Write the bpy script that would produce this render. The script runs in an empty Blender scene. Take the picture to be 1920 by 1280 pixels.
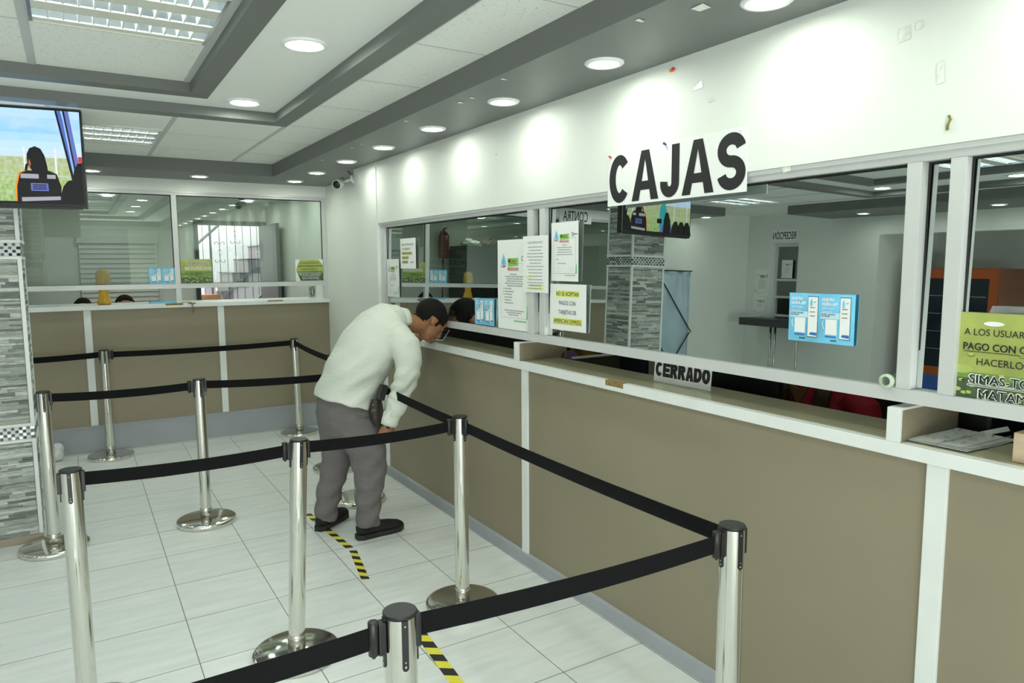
import bpy, bmesh, math, random
from mathutils import Vector, Matrix, Euler
from math import sin, cos, pi, radians
random.seed(7)
scene = bpy.context.scene
COL = scene.collection

# ------------------------------------------------------------------ camera, world, exposure
def set_camera():
    yaw, pitch, roll, f = 0.549633467, 0.110077323, 0.00618528949, 1332.13
    fwd = Vector((sin(yaw)*cos(pitch), cos(yaw)*cos(pitch), -sin(pitch)))
    right = Vector((cos(yaw), -sin(yaw), 0))
    down = fwd.cross(right)
    r2 = cos(roll)*right + sin(roll)*down
    d2 = -sin(roll)*right + cos(roll)*down
    cd = bpy.data.cameras.new('camera'); cam = bpy.data.objects.new('camera', cd); COL.objects.link(cam)
    cd.sensor_width = 36; cd.lens = 36*f/1920; cd.clip_start = .02; cd.clip_end = 60
    m = Matrix.Identity(4)
    for i in range(3):
        m[i][0] = r2[i]; m[i][1] = -d2[i]; m[i][2] = -fwd[i]
    m.translation = (0, 0, 1.58)
    cam.matrix_world = m
    scene.camera = cam
set_camera()
w = bpy.data.worlds.new('world'); scene.world = w; w.use_nodes = True
w.node_tree.nodes['Background'].inputs[0].default_value = (.8, .9, 1, 1)
w.node_tree.nodes['Background'].inputs[1].default_value = .3
vs = scene.view_settings
vs.view_transform = 'Standard'; vs.look = 'None'; vs.gamma = 1; vs.use_curve_mapping = False
vs.exposure = 0.38
DOWN_E = 55.0      # emission of the downlight lenses
TUBE_E = 34.0       # emission of the fluorescent tubes
LIGHT_COL = (.93, 1.0, .87)
TUBE_COL = (.90, .98, 1.0)
def lamp(name, loc, rot, size, size_y, power, col=(1, 1, 1)):
    l = bpy.data.lights.new(name, 'AREA'); l.shape = 'RECTANGLE'; l.size = size; l.size_y = size_y
    l.energy = power; l.color = col
    o = bpy.data.objects.new(name, l); COL.objects.link(o); o.location = loc; o.rotation_euler = rot
    return o
# added ceiling fill behind the camera, and daylight in the stairwell beyond the rear door
lamp('ceiling_fill', (-1.2, -2.6, .50), (radians(135), 0, 0), 4.4, .7, 125, (.95, 1, .93))
lamp('daylight_stairwell', (1.4, 10.6, 3.4), (0, 0, 0), 2.4, 1.2, 75, (1, .98, 1))

# ------------------------------------------------------------------ materials
def lin(h):
    h = h.lstrip('#'); r = []
    for i in (0, 2, 4):
        c = int(h[i:i+2], 16)/255
        r.append(c/12.92 if c <= .04045 else ((c+.055)/1.055)**2.4)
    return tuple(r)
MATS = {}
def mat(name, col=(.8, .8, .8), rough=.5, metal=0, spec=.5, emit=None, es=0, noise=0, nscale=8, bump=0, bscale=60, stretch=(1, 1, 1), alpha=1, trans=0, coat=0):
    if name in MATS: return MATS[name]
    if isinstance(col, str): col = lin(col)
    m = bpy.data.materials.new(name); m.use_nodes = True
    nt = m.node_tree; b = nt.nodes['Principled BSDF']
    b.inputs['Base Color'].default_value = (*col, 1)
    b.inputs['Roughness'].default_value = rough
    b.inputs['Metallic'].default_value = metal
    b.inputs['Specular IOR Level'].default_value = spec
    if trans: b.inputs['Transmission Weight'].default_value = trans
    if coat: b.inputs['Coat Weight'].default_value = coat
    if emit is not None:
        b.inputs['Emission Color'].default_value = (*emit, 1); b.inputs['Emission Strength'].default_value = es
    if noise or bump:
        tc = nt.nodes.new('ShaderNodeTexCoord'); mp = nt.nodes.new('ShaderNodeMapping')
        mp.inputs['Scale'].default_value = stretch
        nt.links.new(tc.outputs['Object'], mp.inputs['Vector'])
    if noise:
        n = nt.nodes.new('ShaderNodeTexNoise'); n.inputs['Scale'].default_value = nscale; n.inputs['Detail'].default_value = 4
        nt.links.new(mp.outputs['Vector'], n.inputs['Vector'])
        r = nt.nodes.new('ShaderNodeValToRGB')
        r.color_ramp.elements[0].position = .3; r.color_ramp.elements[1].position = .7
        r.color_ramp.elements[0].color = (*[c*(1-noise) for c in col], 1)
        r.color_ramp.elements[1].color = (*[min(1, c*(1+noise)) for c in col], 1)
        nt.links.new(n.outputs['Fac'], r.inputs['Fac']); nt.links.new(r.outputs['Color'], b.inputs['Base Color'])
    if bump:
        n2 = nt.nodes.new('ShaderNodeTexNoise'); n2.inputs['Scale'].default_value = bscale; n2.inputs['Detail'].default_value = 3
        nt.links.new(mp.outputs['Vector'], n2.inputs['Vector'])
        bp = nt.nodes.new('ShaderNodeBump'); bp.inputs['Strength'].default_value = bump; bp.inputs['Distance'].default_value = .01
        nt.links.new(n2.outputs['Fac'], bp.inputs['Height']); nt.links.new(bp.outputs['Normal'], b.inputs['Normal'])
    MATS[name] = m
    return m
def floor_mat():
    m = bpy.data.materials.new('floor_tile'); m.use_nodes = True; nt = m.node_tree; b = nt.nodes['Principled BSDF']
    tc = nt.nodes.new('ShaderNodeTexCoord'); mp = nt.nodes.new('ShaderNodeMapping')
    mp.inputs['Location'].default_value = (.067+.3975*20, -3.346+.4095*20, 0)
    nt.links.new(tc.outputs['Object'], mp.inputs['Vector'])
    br = nt.nodes.new('ShaderNodeTexBrick'); br.offset = 0; br.squash = 1
    for k, v in (('Scale', 1), ('Mortar Size', .0022), ('Mortar Smooth', .2), ('Bias', 0), ('Brick Width', .3975), ('Row Height', .4095)):
        br.inputs[k].default_value = v
    br.inputs['Color1'].default_value = (.80, .82, .80, 1); br.inputs['Color2'].default_value = (.76, .79, .77, 1)
    br.inputs['Mortar'].default_value = (.20, .19, .16, 1)
    nt.links.new(mp.outputs['Vector'], br.inputs['Vector'])
    m2 = nt.nodes.new('ShaderNodeMapping'); m2.inputs['Scale'].default_value = (2.2, 14, 1); nt.links.new(tc.outputs['Object'], m2.inputs['Vector'])
    n = nt.nodes.new('ShaderNodeTexNoise'); n.inputs['Scale'].default_value = 1.6; n.inputs['Detail'].default_value = 6
    nt.links.new(m2.outputs['Vector'], n.inputs['Vector'])
    r = nt.nodes.new('ShaderNodeValToRGB'); r.color_ramp.elements[0].position = .35; r.color_ramp.elements[1].position = .65
    r.color_ramp.elements[0].color = (.90, .91, .91, 1); r.color_ramp.elements[1].color = (1, 1, 1, 1)
    nt.links.new(n.outputs['Fac'], r.inputs['Fac'])
    mx = nt.nodes.new('ShaderNodeMix'); mx.data_type = 'RGBA'; mx.blend_type = 'MULTIPLY'; mx.inputs[0].default_value = 1
    nt.links.new(br.outputs['Color'], mx.inputs[6]); nt.links.new(r.outputs['Color'], mx.inputs[7])
    nt.links.new(mx.outputs[2], b.inputs['Base Color'])
    b.inputs['Roughness'].default_value = .32; b.inputs['Specular IOR Level'].default_value = .35
    return m
def tile_mat():
    m = mat('acoustic_tile', (.86, .88, .85), .9); nt = m.node_tree; b = nt.nodes['Principled BSDF']
    tc = nt.nodes.new('ShaderNodeTexCoord')
    n = nt.nodes.new('ShaderNodeTexNoise'); n.inputs['Scale'].default_value = 95; n.inputs['Detail'].default_value = 2
    nt.links.new(tc.outputs['Object'], n.inputs['Vector'])
    r = nt.nodes.new('ShaderNodeValToRGB'); r.color_ramp.elements[0].position = .27; r.color_ramp.elements[1].position = .36
    r.color_ramp.elements[0].color = (.50, .51, .48, 1); r.color_ramp.elements[1].color = (.86, .88, .85, 1)
    nt.links.new(n.outputs['Fac'], r.inputs['Fac']); nt.links.new(r.outputs['Color'], b.inputs['Base Color'])
    return m
def glass_mat(name, gloss, gcol, tcol, rough=0.0):
    m = bpy.data.materials.new(name); m.use_nodes = True; nt = m.node_tree; nt.nodes.clear()
    o = nt.nodes.new('ShaderNodeOutputMaterial'); mx = nt.nodes.new('ShaderNodeMixShader')
    t = nt.nodes.new('ShaderNodeBsdfTransparent'); g = nt.nodes.new('ShaderNodeBsdfGlossy')
    t.inputs['Color'].default_value = (*tcol, 1); g.inputs['Color'].default_value = (*gcol, 1); g.inputs['Roughness'].default_value = rough
    mx.inputs[0].default_value = gloss
    nt.links.new(t.outputs[0], mx.inputs[1]); nt.links.new(g.outputs[0], mx.inputs[2]); nt.links.new(mx.outputs[0], o.inputs[0])
    MATS[name] = m
    return m
def plaid_mat():
    m = mat('shirt_cloth', (.70, .74, .66), .85); nt = m.node_tree; b = nt.nodes['Principled BSDF']
    tc = nt.nodes.new('ShaderNodeTexCoord'); mp = nt.nodes.new('ShaderNodeMapping')
    mp.inputs['Rotation'].default_value = (0, radians(40), 0)
    nt.links.new(tc.outputs['Object'], mp.inputs['Vector'])
    facs = []
    for ax in ('X', 'Z'):
        wv = nt.nodes.new('ShaderNodeTexWave'); wv.wave_type = 'BANDS'; wv.bands_direction = ax; wv.wave_profile = 'SIN'
        wv.inputs['Scale'].default_value = 58; wv.inputs['Distortion'].default_value = 0.6; wv.inputs['Detail'].default_value = 0
        nt.links.new(mp.outputs['Vector'], wv.inputs['Vector'])
        r = nt.nodes.new('ShaderNodeValToRGB'); r.color_ramp.elements[0].position = .62; r.color_ramp.elements[1].position = .95
        r.color_ramp.elements[0].color = (.72, .76, .67, 1); r.color_ramp.elements[1].color = (.60, .63, .58, 1)
        nt.links.new(wv.outputs['Fac'], r.inputs['Fac']); facs.append(r.outputs['Color'])
    mx = nt.nodes.new('ShaderNodeMix'); mx.data_type = 'RGBA'; mx.blend_type = 'DARKEN'; mx.inputs[0].default_value = 1
    nt.links.new(facs[0], mx.inputs[6]); nt.links.new(facs[1], mx.inputs[7]); nt.links.new(mx.outputs[2], b.inputs['Base Color'])
    m2 = nt.nodes.new('ShaderNodeMapping'); m2.inputs['Rotation'].default_value = (0, radians(-35), 0); m2.inputs['Scale'].default_value = (5, 5, 16)
    nt.links.new(tc.outputs['Object'], m2.inputs['Vector'])
    n = nt.nodes.new('ShaderNodeTexNoise'); n.inputs['Scale'].default_value = 1; n.inputs['Detail'].default_value = 2
    nt.links.new(m2.outputs['Vector'], n.inputs['Vector'])
    bp = nt.nodes.new('ShaderNodeBump'); bp.inputs['Strength'].default_value = .5; bp.inputs['Distance'].default_value = .022
    nt.links.new(n.outputs['Fac'], bp.inputs['Height']); nt.links.new(bp.outputs['Normal'], b.inputs['Normal'])
    return m

M_WALL = mat('wall_paint', (.80, .83, .79), .55, noise=.015, nscale=3)
M_WALL2 = mat('wall_paint_pale', (.76, .79, .76), .6, noise=.02, nscale=3)
M_GYP = mat('gypsum_white', (.86, .88, .86), .6)
M_GREY = mat('grey_paint', (.155, .165, .158), .45, noise=.03, nscale=3)
M_TEE = mat('ceiling_tee', (.55, .56, .55), .5)
M_TILE = tile_mat()
M_FLOOR = floor_mat()
M_LAM = mat('brown_laminate', (.275, .240, .165), .42, noise=.05, nscale=1.7)
M_LAM2 = mat('olive_laminate', (.50, .49, .33), .20, noise=.05, nscale=4)
M_WTRIM = mat('white_trim', (.80, .83, .82), .4, noise=.03, nscale=9)
M_KICK = mat('grey_kick', (.36, .38, .41), .5, noise=.05, nscale=4)
M_ALU = mat('aluminium_frame', (.66, .67, .67), .38, metal=.2, noise=.03, nscale=6)
M_RUB = mat('black_gasket', (.012, .014, .012), .6)
M_CHROME = mat('polished_steel', (.72, .71, .66), .09, metal=1, bump=.012, bscale=7, stretch=(1, 1, .4))
M_CHROME2 = mat('brushed_steel', (.55, .54, .50), .24, metal=1)
M_BLK = mat('black_plastic', (.012, .012, .013), .38)
M_BELT = mat('black_webbing', (.006, .006, .007), .9, spec=.2, bump=.1, bscale=500)
M_SCREW = mat('screw_steel', (.5, .5, .48), .3, metal=1)
M_PAPER = mat('white_paper', (.85, .87, .86), .6)
M_INK = mat('black_ink', (.012, .012, .014), .5)
M_INKG = mat('grey_ink', (.33, .34, .34), .7)
M_INKR = mat('red_ink', (.50, .03, .04), .6)
M_GREENP = mat('green_patch', (.22, .62, .12), .6)
M_GREENL = mat('green_rule', (.16, .55, .18), .6)
M_YEL = mat('yellow_highlighter', (.80, .83, .16), .6)
M_BLUEP = mat('sky_blue_print', (.17, .54, .80), .45, noise=.25, nscale=9)
M_BLUED = mat('deep_blue_print', (.03, .16, .45), .5)
M_BLUEL = mat('pale_blue_print', (.55, .78, .88), .5)
M_WHITEP = mat('white_print', (.85, .87, .87), .5)
M_SKIN = mat('skin', (.30, .135, .062), .5, noise=.08, nscale=20)
M_SKINF = mat('skin_pale', (.50, .30, .20), .5)
M_HAIR = mat('black_hair', (.006, .005, .004), .75, spec=.2, bump=.5, bscale=160, stretch=(1, 1, .2))
M_HAIRB = mat('brown_hair', (.06, .03, .014), .5, bump=.6, bscale=120, stretch=(1, 1, .2))
M_TROU = mat('grey_cotton', (.155, .142, .142), .9, noise=.08, nscale=14, bump=.5, bscale=7, stretch=(1, 1, 2.6))
M_SHOE = mat('black_knit', (.008, .008, .008), .8, bump=.3, bscale=200)
M_SOLE = mat('black_rubber', (.014, .014, .014), .6)
M_LEATH = mat('dark_leather', (.014, .010, .008), .3, bump=.2, bscale=90)
M_BROWNL = mat('brown_leather', (.09, .04, .02), .4)
M_SHIRT = plaid_mat()
M_MIRROR = glass_mat('reflective_window_film', .95, (.56, .61, .59), (.30, .36, .32), .0)
M_GLASS = glass_mat('clear_window_glass', .10, (.85, .92, .88), (.87, .92, .88), .0)
M_LENS = mat('lit_lens', (1, 1, 1), .4, emit=LIGHT_COL, es=DOWN_E)
M_TUBE = mat('lit_tube', (1, 1, 1), .4, emit=TUBE_COL, es=TUBE_E)
M_REFL = mat('mirror_louvre', (.62, .68, .74), .12, metal=1)
M_CREAM = mat('cream_enamel', (.72, .73, .66), .4)

# ------------------------------------------------------------------ mesh helpers
class MB:
    """collects shapes into one mesh with material slots"""
    def __init__(s): s.v = []; s.f = []; s.m = []; s.mats = []; s.sm = []
    def mi(s, m):
        if m not in s.mats: s.mats.append(m)
        return s.mats.index(m)
    def add(s, vs, fs, m, smooth=False):
        o = len(s.v); k = s.mi(m); s.v += [tuple(v) for v in vs]
        for f in fs: s.f.append([i+o for i in f]); s.m.append(k); s.sm.append(smooth)
        return s
    def box(s, x0, x1, y0, y1, z0, z1, m, M=None):
        vs = [Vector((x, y, z)) for z in (z0, z1) for y in (y0, y1) for x in (x0, x1)]
        if M is not None: vs = [M @ v for v in vs]
        return s.add(vs, [(0, 2, 3, 1), (4, 5, 7, 6), (0, 1, 5, 4), (2, 6, 7, 3), (0, 4, 6, 2), (1, 3, 7, 5)], m)
    def bbox(s, x0, x1, y0, y1, z0, z1, m, b=.004, M=None):
        """bevelled box"""
        bm = bmesh.new(); bmesh.ops.create_cube(bm, size=1)
        for v in bm.verts: v.co = Vector(((x0+x1)/2+v.co.x*(x1-x0), (y0+y1)/2+v.co.y*(y1-y0), (z0+z1)/2+v.co.z*(z1-z0)))
        bmesh.ops.bevel(bm, geom=bm.edges[:], offset=b, segments=2, affect='EDGES', profile=.7)
        return s.bm(bm, m, M)
    def bm(s, bm, m, M=None, smooth=False):
        bm.verts.ensure_lookup_table(); bm.verts.index_update()
        vs = [(M @ v.co if M is not None else v.co.copy()) for v in bm.verts]
        fs = [[v.index for v in f.verts] for f in bm.faces]
        bm.free(); return s.add(vs, fs, m, smooth)
    def lathe(s, prof, m, seg=32, c=(0, 0, 0), M=None, smooth=True, caps=True):
        vs = []; fs = []; n = len(prof)
        for r, z in prof:
            for k in range(seg):
                a = 2*pi*k/seg; v = Vector((c[0]+r*cos(a), c[1]+r*sin(a), c[2]+z)); vs.append(M @ v if M is not None else v)
        for i in range(n-1):
            for k in range(seg):
                a, b = i*seg+k, i*seg+(k+1) % seg
                fs.append((a, b, b+seg, a+seg))
        if caps:
            fs.append(tuple(reversed(range(seg)))); fs.append(tuple(range((n-1)*seg, n*seg)))
        return s.add(vs, fs, m, smooth)
    def tube(s, pts, r, m, seg=10, smooth=True):
        pts = [Vector(p) for p in pts]; vs = []; fs = []; n = len(pts)
        t0 = (pts[1]-pts[0]).normalized(); ref = Vector((0, 0, 1)) if abs(t0.z) < .9 else Vector((1, 0, 0))
        for i, p in enumerate(pts):
            t = (pts[min(i+1, n-1)]-pts[max(i-1, 0)]).normalized()
            a = t.cross(ref).normalized(); b = t.cross(a)
            rr = r[i] if isinstance(r, (list, tuple)) else r
            for k in range(seg):
                an = 2*pi*k/seg; vs.append(p+a*rr*cos(an)+b*rr*sin(an))
        for i in range(n-1):
            for k in range(seg):
                q, w2 = i*seg+k, i*seg+(k+1) % seg; fs.append((q, q+seg, w2+seg, w2))
        fs.append(tuple(range(seg))); fs.append(tuple(reversed(range((n-1)*seg, n*seg))))
        return s.add(vs, fs, m, smooth)
    def ell(s, c, rx, ry, rz, m, M=None, seg=20, ring=14):
        bm = bmesh.new(); bmesh.ops.create_uvsphere(bm, u_segments=seg, v_segments=ring, radius=1)
        T = Matrix.Translation(c) @ (M or Matrix.Identity(4)) @ Matrix.Diagonal((rx, ry, rz, 1))
        return s.bm(bm, m, T, True)
    def prism(s, poly, axis, a0, a1, m):
        """polygon in the two other axes, extruded along axis ('x','y','z') from a0 to a1"""
        n = len(poly); vs = []
        for a in (a0, a1):
            for p, q in poly:
                vs.append({'x': (a, p, q), 'y': (p, a, q), 'z': (p, q, a)}[axis])
        fs = [tuple(range(n)), tuple(reversed(range(n, 2*n)))]
        for i in range(n):
            j = (i+1) % n; fs.append((i, i+n, j+n, j))
        return s.add(vs, fs, m)
    def obj(s, name, parent=None, loc=None):
        me = bpy.data.meshes.new(name); me.from_pydata(s.v, [], s.f)
        for mm in s.mats: me.materials.append(mm)
        me.polygons.foreach_set('material_index', s.m); me.polygons.foreach_set('use_smooth', s.sm)
        me.update()
        bm = bmesh.new(); bm.from_mesh(me); bmesh.ops.recalc_face_normals(bm, faces=bm.faces); bm.to_mesh(me); bm.free()
        o = bpy.data.objects.new(name, me); COL.objects.link(o)
        if loc is not None: o.location = loc
        if parent is not None: o.parent = parent
        return o
def tag(o, label, cat, group=None, kind=None):
    o['label'] = label; o['category'] = cat
    if group: o['group'] = group
    if kind: o['kind'] = kind
    return o
def struct(o, label=None):
    o['kind'] = 'structure'
    if label: o['label'] = label
    return o
def empty(name, loc=(0, 0, 0), rz=0):
    o = bpy.data.objects.new(name, None); COL.objects.link(o); o.location = loc; o.rotation_euler = (0, 0, rz); o.empty_display_size = .1
    return o
def local(o, parent):
    """parent keeping the world-space mesh coordinates when the parent has moved"""
    o.parent = parent; o.matrix_parent_inverse = parent.matrix_basis.inverted()
    return o
def dup(root):
    r = root.copy(); COL.objects.link(r)
    for ch in root.children:
        c = ch.copy(); COL.objects.link(c); c.parent = r
        for g in ch.children:
            d = g.copy(); COL.objects.link(d); d.parent = c
    return r
_TX = {}
def text_geom(t, bold=0.0):
    k = (t, bold)
    if k in _TX: return _TX[k]
    cu = bpy.data.curves.new('lettering', 'FONT'); cu.body = t; cu.size = 1; cu.offset = bold; cu.resolution_u = 3
    o = bpy.data.objects.new('lettering', cu)
    me = o.to_mesh()
    vs = [tuple(v.co) for v in me.vertices]; fs = [tuple(p.vertices) for p in me.polygons]
    o.to_mesh_clear(); bpy.data.objects.remove(o); bpy.data.curves.remove(cu)
    xs = [v[0] for v in vs] or [0]; ys = [v[1] for v in vs] or [0]
    _TX[k] = (vs, fs, min(xs), max(xs), min(ys), max(ys))
    return _TX[k]
class Sheet:
    """flat printed thing: O = lower left corner, U right, V up, N toward the reader"""
    def __init__(s, O, U, V, w, h, t=.0015):
        s.O = Vector(O); s.U = Vector(U).normalized(); s.V = Vector(V).normalized(); s.N = s.U.cross(s.V).normalized()
        s.w = w; s.h = h; s.t = t; s.parts = {}
    def P(s, u, v, n=0): return s.O+s.U*u+s.V*v+s.N*n
    def mb(s, part): return s.parts.setdefault(part, MB())
    def poly(s, part, pts, m, lay=1):
        n = s.t+.0005*lay
        s.mb(part).add([s.P(u, v, n) for u, v in pts], [tuple(range(len(pts)))], m); return s
    def rect(s, part, u0, v0, u1, v1, m, lay=1):
        return s.poly(part, [(u0, v0), (u1, v0), (u1, v1), (u0, v1)], m, lay)
    def disc(s, part, u, v, r, m, lay=1, ry=None, seg=20):
        ry = ry or r
        return s.poly(part, [(u+r*cos(2*pi*k/seg), v+ry*sin(2*pi*k/seg)) for k in range(seg)], m, lay)
    def text(s, part, t, u, v, h, m, lay=2, w=None, bold=0.0, align='L', slant=0):
        """cap height h; w = exact width if given"""
        vs, fs, x0, x1 = text_geom(t, 0)[:4]
        cap = text_geom('H', 0)[5]-text_geom('H', 0)[4]
        sc = h/cap; sx = sc if w is None else w/(x1-x0)
        W = (x1-x0)*sx; du = {'L': 0, 'C': -W/2, 'R': -W}[align]
        n = s.t+.0005*lay
        offs = [(0, 0)]
        if bold: offs += [(bold*cos(pi/4*k), bold*sin(pi/4*k)) for k in range(8 if bold > .03 else 4)]
        for i, (ox, oy) in enumerate(offs):
            s.mb(part).add([s.P(u+du+(x-x0+ox)*sx, v+(y+oy)*sc, n+.00002*i) for x, y, _ in vs], fs, m)
        return s
    def frame(s, part, u0, v0, u1, v1, t, m, lay=1):
        s.rect(part, u0, v0, u1, v0+t, m, lay); s.rect(part, u0, v1-t, u1, v1, m, lay)
        s.rect(part, u0, v0+t, u0+t, v1-t, m, lay); s.rect(part, u1-t, v0+t, u1, v1-t, m, lay); return s
    def stroke(s, part, pts, t, m, lay=2):
        pts = [Vector((p[0], p[1], 0)) for p in pts]; n = len(pts); L_, R_ = [], []
        for i, p in enumerate(pts):
            a = (pts[min(i+1, n-1)]-pts[max(i-1, 0)]).normalized(); b = Vector((-a.y, a.x, 0))
            L_.append(p+b*t/2); R_.append(p-b*t/2)
        k = s.t+.0005*lay; vs = [s.P(v.x, v.y, k) for v in L_+R_]
        s.mb(part).add(vs, [(i, n+i, n+i+1, i+1) for i in range(n-1)], m); return s
    def letter(s, part, c, u, v, w, h, t, m, lay=2):
        """heavy grotesque capitals drawn with strokes of width t"""
        A = lambda cx, cy, rx, ry, a0, a1, n=18: [(u+cx+rx*cos(radians(a0+(a1-a0)*i/n)), v+cy+ry*sin(radians(a0+(a1-a0)*i/n))) for i in range(n+1)]
        S = lambda pts: s.stroke(part, pts, t, m, lay)
        q = lambda *pp: [(u+a, v+b) for a, b in pp]
        rx, ry = (w-t)/2, (h-t)/2
        if c == 'C': S(A(w/2, h/2, rx, ry, 42, 318, 30))
        elif c == 'O': S(A(w/2, h/2, rx, ry, 0, 360, 36))
        elif c == 'S':
            r2 = (h-t)/4; S(A(w/2, h-t/2-r2, rx, r2, 12, 262, 22)+A(w/2, t/2+r2, rx, r2, 82, -168, 22))
        elif c == 'J': S(q((w-t/2, h))+A(w/2, t/2+rx*1.1, rx, rx*1.1, 0, -192, 20))
        elif c == 'A':
            d = t*1.06; c2 = d*.52; hi = h-t*.85; b0, b1 = h*.21, h*.21+t*.85; xl = lambda y: d+(w/2-d)*y/hi
            half = [(0, 0), (d, 0), (xl(b0), b0), (w/2, b0), (w/2, b1), (xl(b1), b1), (w/2, hi), (w/2, h), (w/2-c2, h)]
            s.poly(part, q(*half), m, lay); s.poly(part, q(*[(w-x, y) for x, y in reversed(half)]), m, lay)
        elif c == 'E':
            S(q((t/2, 0), (t/2, h)))
            for y in (t/2, h/2, h-t/2): S(q((t, y), (w*(.92 if y == h/2 else 1), y)))
        elif c in 'RD':
            S(q((t/2, 0), (t/2, h)))
            if c == 'D': S(q((t, h-t/2))+A(w*.42, h/2, w*.58-t/2, ry, 90, -90, 20)+q((t, t/2)))
            else:
                r2 = (h*.56-t)/2; S(q((t, h-t/2))+A(w*.5, h-t/2-r2, w*.45-t/2, r2, 90, -90, 16)+q((t, h-t/2-2*r2))); lay += .2; S(q((w*.5, h-t-2*r2+t*.3), (w-t*.5, 0)))
        return s
    def lines(s, part, u0, u1, v_top, pitch, n, m, h=.003, align='C', seed=1, lay=1):
        rd = random.Random(seed)
        for i in range(n):
            W = (u1-u0)*rd.uniform(.62, 1.0); a = (u0+u1)/2-W/2 if align == 'C' else u0
            x = a
            while x < a+W:
                ww = rd.uniform(.006, .018); ww = min(ww, a+W-x)
                if ww > .002: s.rect(part, x, v_top-i*pitch-h, x+ww, v_top-i*pitch, m, lay)
                x += ww+.003
        return s
    def build(s, name, m, curl=0.0, gap=0.0):
        mb = MB(); nx, ny = 6, 8
        def off(i, j):
            u, v = i/nx, j/ny
            return gap+curl*((abs(u-.5)*2)**3*.4+(1-v)**3*.6) if curl else gap
        if curl:
            vs = []
            for n in (0, s.t):
                for j in range(ny+1):
                    for i in range(nx+1): vs.append(s.P(s.w*i/nx, s.h*j/ny, n))
            K = (nx+1)*(ny+1); fs = []
            for j in range(ny):
                for i in range(nx):
                    a = j*(nx+1)+i; fs += [(a, a+nx+1, a+nx+2, a+1), (K+a, K+a+1, K+a+nx+2, K+a+nx+1)]
            ring = [i for i in range(nx+1)]+[j*(nx+1)+nx for j in range(1, ny+1)]+[ny*(nx+1)+i for i in range(nx-1, -1, -1)]+[j*(nx+1) for j in range(ny-1, 0, -1)]
            for q in range(len(ring)):
                a, b = ring[q], ring[(q+1) % len(ring)]; fs.append((a, b, K+b, K+a))
            mb.add(vs, fs, m)
        else:
            mb.add([s.P(u, v, n) for n in (0, s.t) for u, v in ((0, 0), (s.w, 0), (s.w, s.h), (0, s.h))],
                   [(3, 2, 1, 0), (4, 5, 6, 7), (0, 1, 5, 4), (1, 2, 6, 5), (2, 3, 7, 6), (3, 0, 4, 7)], m)
        root = mb.obj(name)
        kids = {}
        for k, pm in s.parts.items(): kids[k] = pm.obj(k.split('#')[0], root)
        return root
UR, VZ = (0, -1, 0), (0, 0, 1)      # sheets on the right-hand wall read toward -Y
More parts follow.
